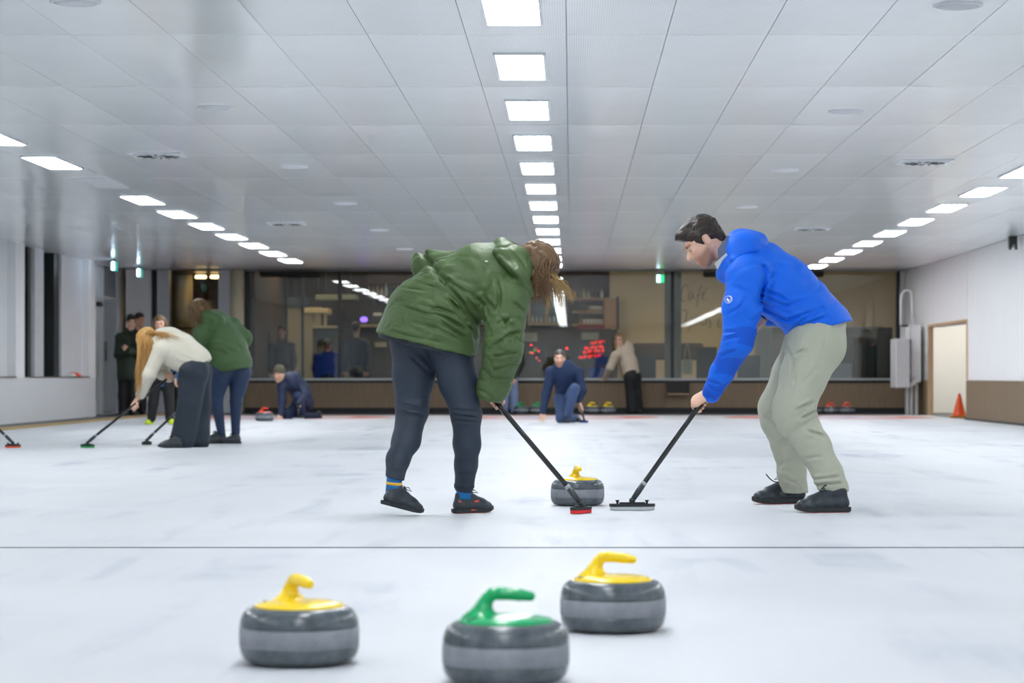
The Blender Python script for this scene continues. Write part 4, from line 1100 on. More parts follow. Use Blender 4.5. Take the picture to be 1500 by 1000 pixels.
def open_hand(S, wrist, d, n, curl=.25, spread=.12, k=1.0, thumb=1):
    wrist = npv(wrist); d = unit(d); n = npv(n); n = unit(n - d * (n @ d)); v = np.cross(d, n)
    S.cone(wrist, wrist + d * .075 * k, .024 * k, .032 * k, .02, u=v, su=1.25, sv=.55)
    for i, L in enumerate((.066, .078, .072, .056)):
        p = wrist + d * .082 * k + v * (i - 1.5) * .021 * k; a = spread * (i - 1.5)
        pts = [p - d * .02 * k, p]; ang = 0
        for q in (.45, .32, .25):
            ang += curl; dd = unit((d * math.cos(a) + v * math.sin(a)) * math.cos(ang) - n * math.sin(ang))
            pts.append(pts[-1] + dd * L * q * k)
        S.chain(pts, [.012 * k, .011 * k, .0095 * k, .0088 * k, .0078 * k], .004)
    p = wrist + d * .02 * k - v * thumb * .02 * k; dd = unit(d * .75 - v * thumb * .6 - n * .2)
    S.chain([p, p + dd * .035 * k, p + dd * .062 * k, p + unit(dd + d * .6) * .085 * k], [.014 * k, .013 * k, .011 * k, .009 * k], .006)

def shoe(root, heel, toe, up, m, sole_m, red=None, w=1.0, laces=True, name='shoe', logo=0, lace_m=None, tall=1.0):
    heel = npv(heel); toe = npv(toe); f = unit(toe - heel); L = np.linalg.norm(toe - heel); k = L / .28
    up = npv(up); up = unit(up - f * (up @ f)); r = np.cross(f, up)
    P = lambda a, b, c: heel + f * a * k + r * b * k * w + up * c * k
    S = Solid()
    S.chain([P(.046, 0, .04), P(.12, 0, .038), P(.19, .004, .034), P(.235, .002, .030)], [.038 * k, .036 * k, .044 * k, .038 * k], .02, u=r, su=1.0 * w, sv=.85)
    S.cone(P(.055, 0, .05), P(.060, 0, .100 * tall), .037 * k, .036 * k, .02, u=r, su=.95 * w, sv=1.15)
    S.cone(P(.082, 0, .097 * tall), P(.195, 0, .050), .034 * k, .031 * k, .02)
    S.cut(P(.04, 0, .118 * tall), up * .95 - f * .3)
    S.cut(P(0, 0, .016), -up)
    o = S.build(name, m, .0055 if k * F / heel[1] > 200 else .012, root)
    MB().tube([P(.088, 0, .112 * tall), P(.094, 0, .126 * tall), P(.100, 0, .132 * tall)], [.022 * k, .020 * k, .014 * k], 10, True, .4).build('tongue', m, o)
    out = [(-.002, .0), (.004, .026), (.03, .038), (.09, .038), (.15, .042), (.20, .049), (.245, .044), (.272, .026), (.282, .0), (.272, -.026), (.245, -.042), (.20, -.046), (.15, -.038), (.09, -.036), (.03, -.037), (.004, -.026)]
    mb = MB(); n = len(out); vs = []
    zs = (0.0, .005, .024)
    for j, z in enumerate(zs):
        for a, b in out:
            e = .94 if j == 0 else 1.0
            tz = .012 * max(0, (a - .2) / .08) ** 2
            vs.append(P(.14 + (a - .14) * e, b * e, z + tz))
    fs = [tuple(reversed(range(n))), tuple(range((len(zs) - 1) * n, len(zs) * n))]
    for j in range(len(zs) - 1):
        for i in range(n): fs.append((j * n + i, j * n + (i + 1) % n, (j + 1) * n + (i + 1) % n, (j + 1) * n + i))
    mb.add(vs, fs); mb.build('sole', sole_m, o)
    if red is not None:
        mb = MB(); vs = [P(a * .92 + .01, b * .9, .0012 + .012 * max(0, (a - .2) / .08) ** 2) for a, b in out] + [P(a * .92 + .01, b * .9, -.0022 + .012 * max(0, (a - .2) / .08) ** 2) for a, b in out]
        mb.add(vs, [tuple(range(n)), tuple(reversed(range(n, 2 * n)))] + [(i, i + n, (i + 1) % n + n, (i + 1) % n) for i in range(n)]); mb.build('outsole', red, o)
        if logo:
            for a0, a1, c0, c1 in ((.125, .155, .058, .068), (.10, .145, .012, .019), (.012, .03, .060, .066)):
                q = logo
                b0 = .0375 if c0 > .03 else .0385
                mb = MB(); mb.add([P(a0, q * b0, c0), P(a1, q * b0, c0 + .005), P(a1, q * (b0 - .002), c1 + .005), P(a0, q * (b0 - .002), c1),
                                   P(a0, q * (b0 + .003), c0), P(a1, q * (b0 + .003), c0 + .005), P(a1, q * (b0 + .001), c1 + .005), P(a0, q * (b0 + .001), c1)],
                                  [(0, 1, 2, 3), (4, 7, 6, 5), (0, 4, 5, 1), (1, 5, 6, 2), (2, 6, 7, 3), (3, 7, 4, 0)]); mb.build('red_mark', red, o)
    if laces:
        lm = lace_m or mat('lace_black', '#12161a', .7)
        for a, c in ((.116, .1185), (.134, .1105), (.152, .1025)):
            MB().tube([P(a - .008, -.027, c - .020), P(a - .003, -.016, c - .005), P(a, 0, c), P(a - .003, .016, c - .005), P(a - .008, .027, c - .020)], .0035 * k, 6).build('lace', lm, o)
        MB().tube([P(.112, .0, .121), P(.135, .02, .130), P(.152, .034, .112), P(.13, .014, .116), P(.112, 0, .121)], .0032 * k, 6).build('lace_bow', lm, o)
        MB().tube([P(.112, .0, .121), P(.13, -.02, .132), P(.155, -.034, .114), P(.13, -.014, .116), P(.112, 0, .121)], .0032 * k, 6).build('lace_bow', lm, o)
    return o

def folds(lst, amp=.003, freq=9., seed=0, crease=None):
    """cloth relief: general crumple plus directed folds (centre, across, frequency, height, reach)"""
    def f(P):
        d = amp * vnoise(P * freq, seed) + amp * .5 * vnoise(P * freq * 2.3, seed + 5)
        wv = vnoise(P * 5.0, seed + 9); w2 = vnoise(P * 11.0, seed + 13); w3 = vnoise(P * 7.0, seed + 17)
        if crease is not None:
            al, ca, fa, fc = crease; al = unit(al); b1 = unit(np.cross(al, (0, 1, .01))); b2 = np.cross(al, b1)
            Q = np.stack([P @ al * fa, P @ b1 * fc, P @ b2 * fc * .7], 1) + .35 * wv[:, None]
            n1 = vnoise(Q, seed + 21); n2 = vnoise(Q * 1.9 + 3.3, seed + 23); g = np.clip(.6 + .9 * w3, .1, 1.3)
            d += ca * g * (np.exp(-(n1 / .16) ** 2) - .35) + ca * .5 * g * (np.exp(-(n2 / .18) ** 2) - .35)
        for c, n, fr, h, R in lst:
            q = P - npv(c); w_ = np.exp(-(q * q).sum(1) / (R * R)); m = w_ > .02
            if m.any():
                ph = (q[m] @ unit(n)) * fr * .55 + 3.2 * wv[m] + 1.5 * w2[m]
                d[m] += h * w_[m] * (1 - np.abs(np.sin(ph)) ** .8 * 2) * .5 * np.clip(.55 + .9 * w3[m], 0, 1.3)
        return d
    return f

def grooves(lines, D, yfront):
    """creases pressed into cloth: polylines of (x, z) points on the near side, each with depth and width"""
    G = []
    for pts, h, w_ in lines:
        q = [W(px, py, D) for px, py in pts]; G.append((np.array([[v.x, v.z] for v in q]), h, w_))
    def f(P):
        d = np.zeros(len(P)); side = np.clip((yfront - P[:, 1]) / .04, 0, 1); X = P[:, [0, 2]] * (D / P[:, 1:2]); X[:, 1] += CAMH * (1 - D / P[:, 1])
        for q, h, w_ in G:
            r = np.full(len(P), 9.); tt = np.zeros(len(P))
            for i in range(len(q) - 1):
                ab = q[i + 1] - q[i]; t = np.clip((X - q[i]) @ ab / (ab @ ab), 0, 1); rr = np.linalg.norm(X - q[i] - t[:, None] * ab, axis=1)
                m = rr < r; r[m] = rr[m]; tt[m] = (i + t[m]) / (len(q) - 1)
            e_ = np.clip(np.sin(np.pi * np.clip(tt, .04, .96)) * 1.6, 0, 1)
            d += side * e_ * (h * np.exp(-(r / w_) ** 2) - .55 * h * np.exp(-((r - 2.3 * w_) / (1.3 * w_)) ** 2))
        return d
    return f

def strands(paths, name, m, root, n=6):
    mb = MB()
    for pts, r in paths:
        k = len(pts); mb.tube(pts, [r * (1 - .75 * (i / (k - 1)) ** 2) for i in range(k)], n, True, .7)
    return mb.build(name, m, root)

def bez(ps, n=9):
    ps = [npv(p) for p in ps]; out = []
    for i in range(n):
        t = i / (n - 1); q = ps
        while len(q) > 1: q = [q[j] * (1 - t) + q[j + 1] * t for j in range(len(q) - 1)]
        out.append(q[0])
    return out

CLOTH = lambda name, col, rough=.6, **kw: mat(name, col, rough, **kw)
PARKA = CLOTH('parka_green', '#4a6038', .5, spec=.35, var=.06, scale=5, bump=.25, bscale=26, bdist=.02)
LINING = CLOTH('lining_navy', '#1b2430', .6)
DENIM = CLOTH('legging_navy', '#222e3e', .62, var=.08, bump=.1, bscale=300)
SHOEB = CLOTH('shoe_black', '#262f37', .36, var=.1, bump=.1, bscale=90)
SOLEB = CLOTH('sole_black', '#20272b', .6)
SOLER = CLOTH('sole_red', '#dd4a32', .5)

# ------------------------------------------------------------------ 1. woman in the green parka, sweeping in front
def woman_green():
    D = 12.5
    J = lambda px, py, dd=0.: npv(W(px, py, D + dd))
    root = thing('person', 'person in olive green hooded parka bending over a broom, hair hanging forward, in front', 'person', (J(640, 752)[0], D, 0))
    foot = J(851, 750, .02); foot[2] = .003; top = J(641, 487, .27)
    br = broom(foot, top, 'black broom with red pad held by the person in green parka in front', 'red', (.55, .83), (.16, .065), knobs=False, grip=.30)
    h = unit(top - (foot + np.array([0, 0, .048]))); base = foot + np.array([0, 0, .048])
    def onb(py):
        """point of the handle at picture height py"""
        t = 0.
        for _ in range(40):
            p = base + h * t; y = VY - F * (p[2] - CAMH) / p[1]; t += (y - py) * p[1] / F / max(.2, h[2])
        return base + h * t
    gR = onb(588); gL = onb(497)
    hd = Head(J(789, 394, -.02), (.66, .30, -.68), (.62, .18, .76), 1.0)
    # body
    S = Solid(); nb = J(752, 398, -.0)
    hd.add(S, nb)
    S.chain([nb, J(705, 415), J(640, 475)], [.06, .10, .10], .03)
    shR, elR, wrR = J(742, 436, -.16), J(738, 508, -.20), J(722, 566, -.06)
    shL, elL, wrL = J(708, 388, .16), J(624, 389, .22), J(642, 480, .24)
    S.chain([J(715, 412), shR, elR, wrR], [.06, .05, .04, .027], .02)
    S.chain([J(705, 405), shL, elL, wrL], [.06, .05, .04, .027], .02)
    hipL, knL, anL = J(607, 500, .06), J(604, 600, .0), J(578, 702, -.24)
    hipR, knR, anR = J(660, 512, -.05), J(683, 606, -.06), J(680, 712, .03)
    S.chain([J(640, 475), hipL, knL, anL], [.09, .07, .05, .033], .02); S.chain([J(640, 475), hipR, knR, anR], [.09, .07, .05, .033], .02)
    grip_hand(S, wrR, gR, -h, 1); grip_hand(S, wrL, gL, -h, -1)
    S.build('body', SKIN1, .0055, root, hd.tint()); hd.eyes(root)
    # parka
    S = Solid()
    y = (0, 1, 0)
    pts = [J(618, 508), J(634, 468), J(666, 434), J(704, 412), J(733, 404), J(758, 402)]; rd = [.250, .238, .200, .192, .165, .09]
    S.chain(pts, rd, .03, u=y, su=.92, sv=1.0)
    hem_o = J(556, 488); hem_n = unit(np.array([-.255, 0, -1.0])); S.trim(hem_o, hem_n)
    S.chain([J(652, 485, -.04), J(655, 520, -.04)], [.15, .148], .05); S.trim(hem_o, hem_n)
    S.chain([J(733, 412, -.06), shR, elR, J(722, 568, -.10), J(713, 592, -.06)], [.115, .112, .094, .075, .064], .03)
    cf = J(715, 583, -.08); S.trim(cf, unit(np.array([-.35, .25, -1.])), cf, .16)
    S.chain([J(712, 398, .06), shL, elL, wrL], [.10, .082, .072, .055], .03)
    ax = unit(pts[3] - pts[1])
    c0 = J(672, 438)
    fl = folds([(J(690, 470, -.2), ax * 1. + np.array([0, 0, .4]), 95, .016, .13), (J(660, 440, -.2), ax, 80, .011, .16), (J(620, 470, -.2), (.35, 0, 1), 60, .008, .16),
                (J(722, 465, -.2), (.7, 0, -.7), 90, .014, .09), (J(738, 500, -.28), (.25, 0, 1), 85, .010, .11), (J(730, 545, -.25), (.1, 0, 1), 75, .007, .10),
                (J(640, 380, .15), (1, 0, .1), 75, .012, .14), (J(745, 445, -.25), (1, 0, .5), 70, .008, .10), (J(600, 440, -.1), (.6, 0, .9), 45, .006, .2)], .0030, 8., 3, (J(700, 462) - J(600, 436), .0085, 5., 17.))
    def disp(P):
        a = (P - c0) @ ax; q = P[:, 1] - D
        arm = np.linalg.norm(P - elR, axis=1) > .17
        # waist cord pulls the cloth in
        cord = .028 * np.exp(-(a / .014) ** 2) * arm - .006 * np.exp(-((a - .05) / .035) ** 2) - .006 * np.exp(-((a + .05) / .035) ** 2)
        gath = .006 * np.exp(-(a / .07) ** 2) * np.sin(P[:, 1] * 95 + 40 * (P[:, 2])) * arm
        seam = .006 * np.exp(-(((P - J(640, 505)) @ unit(np.array([.5, 0, -1.]))) / .006) ** 2) * (np.abs(a + .12) < .14) * (P[:, 0] < J(690, 0)[0])
        return fl(P) + cord + gath + gv(P)
    gv = grooves([([(648, 405), (662, 415), (677, 426), (690, 445), (701, 464)], .012, .008), ([(631, 458), (654, 466), (684, 483)], .016, .007), ([(622, 449), (646, 453), (673, 462)], .012, .007),
                  ([(578, 445), (603, 453), (639, 464), (673, 487)], .012, .006), ([(654, 436), (688, 464)], .014, .008), ([(662, 445), (690, 476)], .016, .008), ([(672, 420), (700, 438), (722, 452)], .012, .009),
                  ([(726, 407), (732, 430), (729, 456)], .014, .010), ([(707, 434), (728, 455)], .014, .008), ([(730, 474), (750, 466)], .014, .008), ([(728, 462), (752, 478)], .012, .008), ([(720, 508), (758, 484)], .012, .008),
                  ([(716, 523), (757, 517)], .010, .007), ([(718, 545), (752, 532)], .009, .008), ([(712, 556), (748, 552)], .008, .008), ([(600, 470), (640, 482), (680, 500)], .008, .010), ([(590, 430), (630, 434)], .007, .010),
                  ([(640, 395), (668, 398)], .008, .010), ([(690, 375), (716, 392)], .006, .012), ([(748, 440), (770, 460)], .010, .010), ([(742, 490), (768, 486)], .008, .008), ([(668, 458), (694, 486)], .014, .007), ([(640, 470), (690, 498)], .012, .007)], D, D + .12)
    S.disp = disp
    S.build('parka', PARKA, .0065, root)
    # dark lining just under the hem
    S = Solid(); S.chain(pts[:2], [.236, .224], .03, u=y, su=.90, sv=1.0)
    S.cut(hem_o + hem_n * .022, hem_n); S.cut(hem_o - hem_n * .03, -hem_n); S.build('lining', LINING, .009, root)
    # hood
    S = Solid()
    S.chain([J(742, 364, .10), J(738, 366, .0), J(742, 378, -.10), J(760, 404, -.19), J(774, 428, -.15)], [.055, .060, .070, .060, .030], .04, u=unit(J(775, 430) - J(733, 366)), su=1.0, sv=.8)
    S.ell(J(756, 388, -.04), (.10, .13, .10), k=.05)
    S.disp = folds([(J(745, 390, -.16), unit(np.array([.75, 0, .65])), 62, .020, .12), (J(765, 395, -.16), (1, 0, .2), 80, .006, .1)], .004, 10, 8)
    h0 = S.disp; g1 = grooves([([(718, 372), (735, 392), (760, 412)], .030, .013), ([(740, 362), (762, 385), (776, 412)], .012, .010)], D, D + .1); S.disp = lambda P: h0(P) + g1(P)
    S.cut(J(783, 395), unit(np.array([1., 0, .18])))
    hood = S.build('hood', PARKA, .006, root)
    MB().cbox(J(712.5, 382.5, -.192), (.014, .006, .006)).build('label_tag', mat('tag_white', '#e6e8e6', .5), root)
    # cuff ring
    # leggings
    S = Solid()
    S.chain([J(628, 480), hipL, J(606, 550, .02), knL, J(595, 645, -.10), J(583, 672, -.18), anL], [.14, .122, .108, .082, .070, .056, .048], .03)
    S.chain([J(640, 480), hipR, J(672, 560, -.05), knR, J(684, 650, -.03), J(683, 680, 0), anR], [.13, .108, .098, .076, .067, .056, .050], .03)
    S.disp = folds([(knL + np.array([0, -.08, 0]), (.2, 0, 1), 110, .006, .07), (knR + np.array([.0, -.07, 0]), (-.1, 0, 1), 110, .006, .06), (J(600, 520, -.1), (.6, 0, 1), 60, .005, .12)], .0015, 12, 4)
    f0 = S.disp; g0 = grooves([([(662, 600), (702, 603)], .007, .005), ([(663, 607), (702, 612)], .008, .005), ([(664, 615), (700, 619)], .006, .005), ([(582, 590), (626, 602)], .007, .006), ([(584, 602), (624, 612)], .006, .006),
                               ([(600, 520), (628, 545)], .006, .008), ([(668, 690), (696, 694)], .005, .005), ([(566, 686), (592, 690)], .005, .005)], D, D + .05); S.disp = lambda P: f0(P) + g0(P)
    S.cut(J(578, 701, -.24), (-.25, 0, -1)); 
    S.build('leggings', DENIM, .0065, root)
    for an, dn, nm in ((anL, J(576, 722, -.235), 0), (anR, J(679, 730, .035), 1)):
        sk = MB().tube([an + np.array([0, 0, .012]), dn], .040, 14).build('sock', mat('sock_blue', '#1d6fae', .8), root)
        a2 = an * .6 + dn * .4
        MB().tube([an * .82 + dn * .18, an * .62 + dn * .38], .0415, 14).build('sock_band', mat('sock_yellow', '#e6b53a', .8), sk)
    MB().tube([anR + np.array([0, 0, .014]), anR + np.array([0, 0, -.008])], .053, 16).build('legging_cuff', mat('legging_navy_dark', '#1a2431', .7), root)
    heel = npv(W(559, 738, 12.22)); toe = npv(W(618, 757, 12.36)); toe[2] = .004
    shoe(root, heel, toe, (.12, -.02, 1), SHOEB, SOLEB, None, 1.0, True)
    heel = npv(W(664, 752, 12.50)); heel[2] = .003; toe = npv(W(721, 750, 12.66)); toe[2] = .003
    shoe(root, heel, toe, (0, 0, 1), SHOEB, SOLEB, SOLER, 1.0, True, logo=1)
    # hair
    HAIR = mat('hair_brown', '#6b5136', .45, var=.35, scale=60, stretch=(1, 1, .2)); HAIRB = mat('hair_blond_ends', '#a98c58', .45, var=.3, scale=60)
    S = Solid(); S.ell(hd.pt(-.022, 0, .038), (.108, .086, .096), hd.R(), .02); S.cone(hd.pt(-.07, 0, .02), hd.pt(-.06, 0, -.09), .07, .05, .03)
    S.disp = lambda P: .011 * vnoise(np.stack([P @ hd.f * 22, P @ hd.r * 75, P @ hd.u * 60], 1), 2)
    S.build('hair', HAIR, .006, root)
    rn = random.Random(11); P1 = []; P2 = []
    for i in range(260):
        a = rn.uniform(0, 1)
        st = hd.pt(rn.uniform(-.10, .05), rn.uniform(-.085, .06), rn.uniform(.02, .12)); st = npv(hd.c) + (st - hd.c) / np.linalg.norm(st - hd.c) * rn.uniform(.098, .116)
        ex = 772 + 36 * a + rn.gauss(0, 5); ey = 425 + 22 * rn.random(); en = J(ex, ey, rn.uniform(-.12, .06))
        mid = J(783 + 22 * a + rn.gauss(0, 4), 405 + rn.gauss(0, 6), rn.uniform(-.16, -.08))
        P1.append((bez([st, st * .45 + mid * .55 + npv((0, -.035, .01)), mid, en + npv((rn.gauss(0, .02), 0, .03)), en], 9), rn.uniform(.0018, .0045)))
    for ends, n_ in (((804, 452), 26), ((822, 450), 24), ((838, 440), 46), ((829, 428), 18), ((776, 440), 18)):
        for i in range(n_):
            st = J(796 + rn.gauss(0, 7), 402 + rn.gauss(0, 8), rn.uniform(-.12, .02)); en = J(ends[0] + rn.gauss(0, 2.5), ends[1] + rn.gauss(0, 4), rn.uniform(-.08, 0.))
            mid = J((st[0] * F / st[1] + VX) * .4 + ends[0] * .6 + rn.gauss(0, 3) + (6 if ends[0] > 815 else 0), 416 + rn.gauss(0, 5), -.08)
            P2.append((bez([st, mid, mid * .5 + en * .5 + npv((.008, 0, .006)), en], 8), rn.uniform(.0016, .0036)))
    for i in range(22):
        st = J(735 + rn.gauss(0, 3), 355 + rn.gauss(0, 1.5), rn.uniform(-.05, .06)); en = J(770 + rn.gauss(0, 6), 372 + rn.gauss(0, 6), rn.uniform(-.1, .0))
        P1.append((bez([st, J(752, 352 + rn.gauss(0, 2), -.05), en], 7), .0045))
    strands(P1, 'hair_locks', HAIR, root); strands(P2, 'hair_ends', HAIRB, root)
woman_green()

# ------------------------------------------------------------------ 2. man in the blue jacket
BLUEJ = CLOTH('jacket_blue', '#0b68e6', .55, spec=.3, var=.05, scale=4, bump=.12, bscale=22, bdist=.02)
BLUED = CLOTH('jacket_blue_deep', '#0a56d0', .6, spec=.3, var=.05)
SAGE = CLOTH('trousers_sage', '#aeb19f', .8, var=.05, bump=.25, bscale=40, bdist=.01)
def man_blue():
    D = 12.95
    J = lambda px, py, dd=0.: npv(W(px, py, D + dd))
    root = thing('person', 'person in bright blue jacket and sage trousers leaning on a broom', 'person', (J(1180, 745)[0], D, 0))
    foot = J(926, 745, -.12); foot[2] = .003; top = J(1119, 461, .12)
    broom(foot, top, 'black broom with long dark head held by the person in blue jacket', 'grey', (1, .06), (.245, .085), grip=.26)
    base = foot + np.array([0, 0, .048]); h = unit(top - base)
    def onb(py):
        t = 0.
        for _ in range(40):
            p = base + h * t; y = VY - F * (p[2] - CAMH) / p[1]; t += (y - py) * p[1] / F / max(.2, h[2])
        return base + h * t
    gL = onb(592); gR = onb(474)
    hd = Head(J(1029, 354), (-.76, -.10, -.64), (-.60, .02, .80), 1.02)
    nb = J(1078, 378)
    shL, elL, wrL = J(1096, 405, -.17), J(1080, 502, -.20), J(1044, 572, -.05)
    shR, elR, wrR = J(1104, 405, .19), J(1150, 456, .32), J(1122, 466, .20)
    hipL, knL, anL = J(1192, 495, -.10), J(1163, 597, -.22), J(1221, 716, -.28)
    hipR, knR, anR = J(1185, 495, .10), J(1139, 597, .28), J(1163, 722, .545)
    S = Solid(); hd.add(S, nb)
    S.chain([nb, J(1120, 405), J(1190, 472)], [.058, .10, .11], .03)
    S.chain([J(1105, 400), shL, elL, wrL], [.06, .05, .04, .028], .02); S.chain([J(1105, 400, .05), shR, elR, wrR], [.06, .05, .04, .028], .02)
    S.chain([J(1190, 472), hipL, knL, anL], [.1, .08, .055, .036], .02); S.chain([J(1190, 472), hipR, knR, anR], [.1, .08, .055, .036], .02)
    grip_hand(S, wrL, gL, -h, -1, k=1.12); grip_hand(S, wrR, gR, -h, 1, k=1.08)
    S.build('body', SKIN1, .0050, root, hd.tint(.95, (.25, .18, .12))); hd.eyes(root)
    # hair
    HAIR = mat('hair_dark', '#2a2018', .45, var=.4, scale=70)
    S = Solid(); S.ell(hd.pt(-.024, 0, .042), (.107, .083, .094), hd.R(), .02); S.ell(hd.pt(.050, 0, .098), (.055, .062, .030), hd.R(), .03)
    S.cone(hd.pt(.005, -.070, .03), hd.pt(.022, -.068, -.022), .016, .010, .02); S.cone(hd.pt(.005, .070, .03), hd.pt(.022, .068, -.022), .016, .010, .02)
    S.ell(hd.pt(-.085, 0, -.03), (.035, .058, .05), hd.R(), .03)
    for q in (-1, 1): S.ell(hd.pt(-.006, q * .085, -.012), (.026, .022, .040), hd.R(), .008, 'sub')
    S.disp = lambda P: .006 * vnoise(np.stack([P @ hd.f * 28, P @ hd.r * 75, P @ hd.u * 55], 1), 5) + .003 * vnoise(P * 150, 6)
    S.cut(hd.pt(.083, 0, .070), hd.f * .80 - hd.u * .62)
    S.build('hair', HAIR, .0045, root)
    # jacket
    S = Solid(); y = (0, 1, 0)
    S.chain([J(1207, 482), J(1177, 452), J(1144, 421), J(1110, 396), J(1086, 381)], [.160, .160, .170, .162, .095], .03, u=y, su=1.22, sv=1.0)
    hem_n = unit(np.array([.20, 0, -1.])); hem_o = J(1203, 479); S.trim(hem_o, hem_n)
    S.chain([J(1100, 402, -.08), shL, J(1086, 450, -.20), elL, J(1058, 545, -.10), wrL + (wrL - elL) * .06], [.12, .112, .096, .078, .062, .049], .03)
    S.chain([J(1104, 402, .08), shR, elR, wrR + (elR - wrR) * .12], [.12, .105, .078, .052], .03)
    S.chain([J(1072, 390, -.07), J(1064, 400, 0)], [.06, .055], .03)
    S.disp = folds([(J(1170, 450, -.2), (.45, 0, 1), 75, .012, .15), (J(1130, 440, -.2), (.35, 0, 1), 70, .010, .13), (J(1190, 465, -.2), (.2, 0, 1), 65, .010, .12),
                    (J(1100, 470, -.25), (.5, 0, 1), 75, .011, .10), (J(1075, 508, -.25), (-.2, 0, 1), 80, .009, .08), (J(1055, 545, -.2), (.2, 0, 1), 70, .007, .08),
                    (J(1118, 400, -.2), (1, 0, .2), 60, .007, .1), (J(1160, 410, -.1), (-.6, 0, .7), 40, .004, .2)], .0030, 8., 21, ((.9, 0, .42), .0055, 4., 12.))
    j0 = S.disp; jg = grooves([([(1117, 424), (1141, 433), (1156, 441)], .012, .007), ([(1112, 447), (1134, 460), (1152, 470), (1180, 460), (1222, 444)], .014, .008), ([(1155, 489), (1177, 468), (1206, 453)], .014, .008),
                  ([(1117, 420), (1134, 402), (1150, 386)], .008, .012), ([(1110, 377), (1123, 400), (1116, 428), (1112, 448)], .018, .011), ([(1068, 459), (1082, 452), (1092, 438)], .009, .007), ([(1058, 498), (1090, 488)], .009, .007),
                  ([(1060, 486), (1078, 484)], .008, .006), ([(1050, 522), (1076, 512)], .009, .007), ([(1036, 556), (1056, 562)], .007, .006), ([(1140, 450), (1190, 438)], .008, .009), ([(1130, 472), (1150, 488)], .010, .008),
                  ([(1160, 395), (1200, 425)], .005, .014), ([(1076, 420), (1100, 430)], .006, .010), ([(1170, 478), (1215, 462)], .010, .007), ([(1120, 436), (1160, 452)], .009, .007)], D, D + .1); S.disp = lambda P: j0(P) + jg(P)
    S.build('jacket', BLUEJ, .0065, root)
    # lower sleeve panel in a deeper blue, hugging the forearm
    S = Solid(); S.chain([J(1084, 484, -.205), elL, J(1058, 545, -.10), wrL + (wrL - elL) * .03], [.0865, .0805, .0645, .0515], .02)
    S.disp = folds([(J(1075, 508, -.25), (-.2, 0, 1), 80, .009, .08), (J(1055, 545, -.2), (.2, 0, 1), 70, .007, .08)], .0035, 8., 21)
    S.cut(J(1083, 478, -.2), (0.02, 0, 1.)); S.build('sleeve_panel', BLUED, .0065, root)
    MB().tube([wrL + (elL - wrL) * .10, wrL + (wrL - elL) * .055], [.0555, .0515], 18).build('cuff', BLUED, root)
    # hood lying on the shoulders
    S = Solid()
    S.chain([J(1078, 356, .12), J(1082, 356, .0), J(1082, 362, -.12), J(1080, 378, -.17)], [.055, .07, .062, .04], .04, u=(1, 0, .25), su=1.05, sv=.9)
    S.ell(J(1097, 362, -.03), (.095, .16, .085), k=.05); S.cone(J(1110, 356, -.06), J(1112, 378, -.10), .045, .035, .04)
    S.cone(J(1112, 352, .08), J(1116, 378, .08), .045, .035, .04)
    S.disp = folds([(J(1100, 365, -.2), (.9, 0, .4), 55, .012, .12), (J(1085, 380, -.2), (.2, 0, 1), 80, .006, .1)], .005, 9, 31)
    S.cut(J(1063, 360), (-1, 0, .28))
    S.build('hood', BLUEJ, .006, root)
    # grey knit collar round the neck
    S = Solid(); S.cone(J(1062, 364), J(1076, 379), .070, .085, .02, u=y, su=1.0, sv=1.0); S.disp = folds([], .002, 40, 3)
    S.cut(J(1056, 357), unit(np.array([-.80, 0, .60]))); S.build('collar', mat('collar_slate', '#6d7a93', .8, var=.12, scale=80), .006, root)
    S = Solid(); S.cone(J(1064, 373), J(1070, 382), .078, .086, .02); S.cut(J(1056, 377), unit(np.array([-.7, 0, .75]))); S.build('collar_edge', mat('collar_white', '#d3d9e2', .6), .006, root)
    # round white emblem on the sleeve
    c = J(1064, 438, -.30); 
    sd = unit(c - J(1088, 438, -.20))
    n = unit(np.array([-.55, -.83, .0])); cc = J(1067, 438.5, -.276)
    def disc(r, off, name, m, cx=0., cz=0., sq=1.):
        t_ = unit(np.cross(n, (0, 0, 1))); b_ = np.cross(t_, n)
        V = [cc + n * off + t_ * (cx + r * sq * math.cos(a)) + b_ * (cz + r * math.sin(a)) for a in [2 * math.pi * k / 24 for k in range(24)]]
        V2 = [v - n * .030 for v in V] if name == 'emblem' else [v - n * .003 for v in V]
        MB().add(V + V2, [tuple(range(24)), tuple(reversed(range(24, 48)))] + [(i, i + 24, (i + 1) % 24 + 24, (i + 1) % 24) for i in range(24)]).build(name, m, root)
    EW = mat('emblem_white', '#eef1f6', .5)
    disc(.0200, .004, 'emblem', EW); disc(.0165, .0055, 'emblem_field', BLUEJ); disc(.0115, .0070, 'emblem_figure', EW, -.002, -.002, .9); disc(.0045, .0078, 'emblem_eye', BLUEJ, -.007, .004); disc(.0035, .0078, 'emblem_notch', BLUEJ, .004, -.010, 1.6)
    # belt
    S = Solid(); S.cone(J(1196, 490), J(1194, 487), .148, .150, .02, u=y, su=1.15, sv=1.); S.cut(J(1200, 478), (.18, 0, 1)); S.cut(J(1200, 492), (-.18, 0, -1)); S.build('belt', mat('belt_dark', '#3d3a33', .6), .007, root)
    # trousers
    S = Solid()
    S.chain([J(1198, 476, -.02), J(1196, 505, -.09), J(1178, 550, -.16), knL, J(1166, 612, -.225), J(1192, 655, -.25), J(1212, 692, -.27), anL], [.150, .150, .122, .106, .104, .087, .076, .078], .03)
    S.chain([J(1196, 476, .05), J(1188, 505, .10), J(1163, 550, .2), knR, J(1142, 615, .29), J(1154, 655, .38), J(1160, 690, .46), anR], [.145, .140, .118, .102, .098, .084, .076, .078], .03)
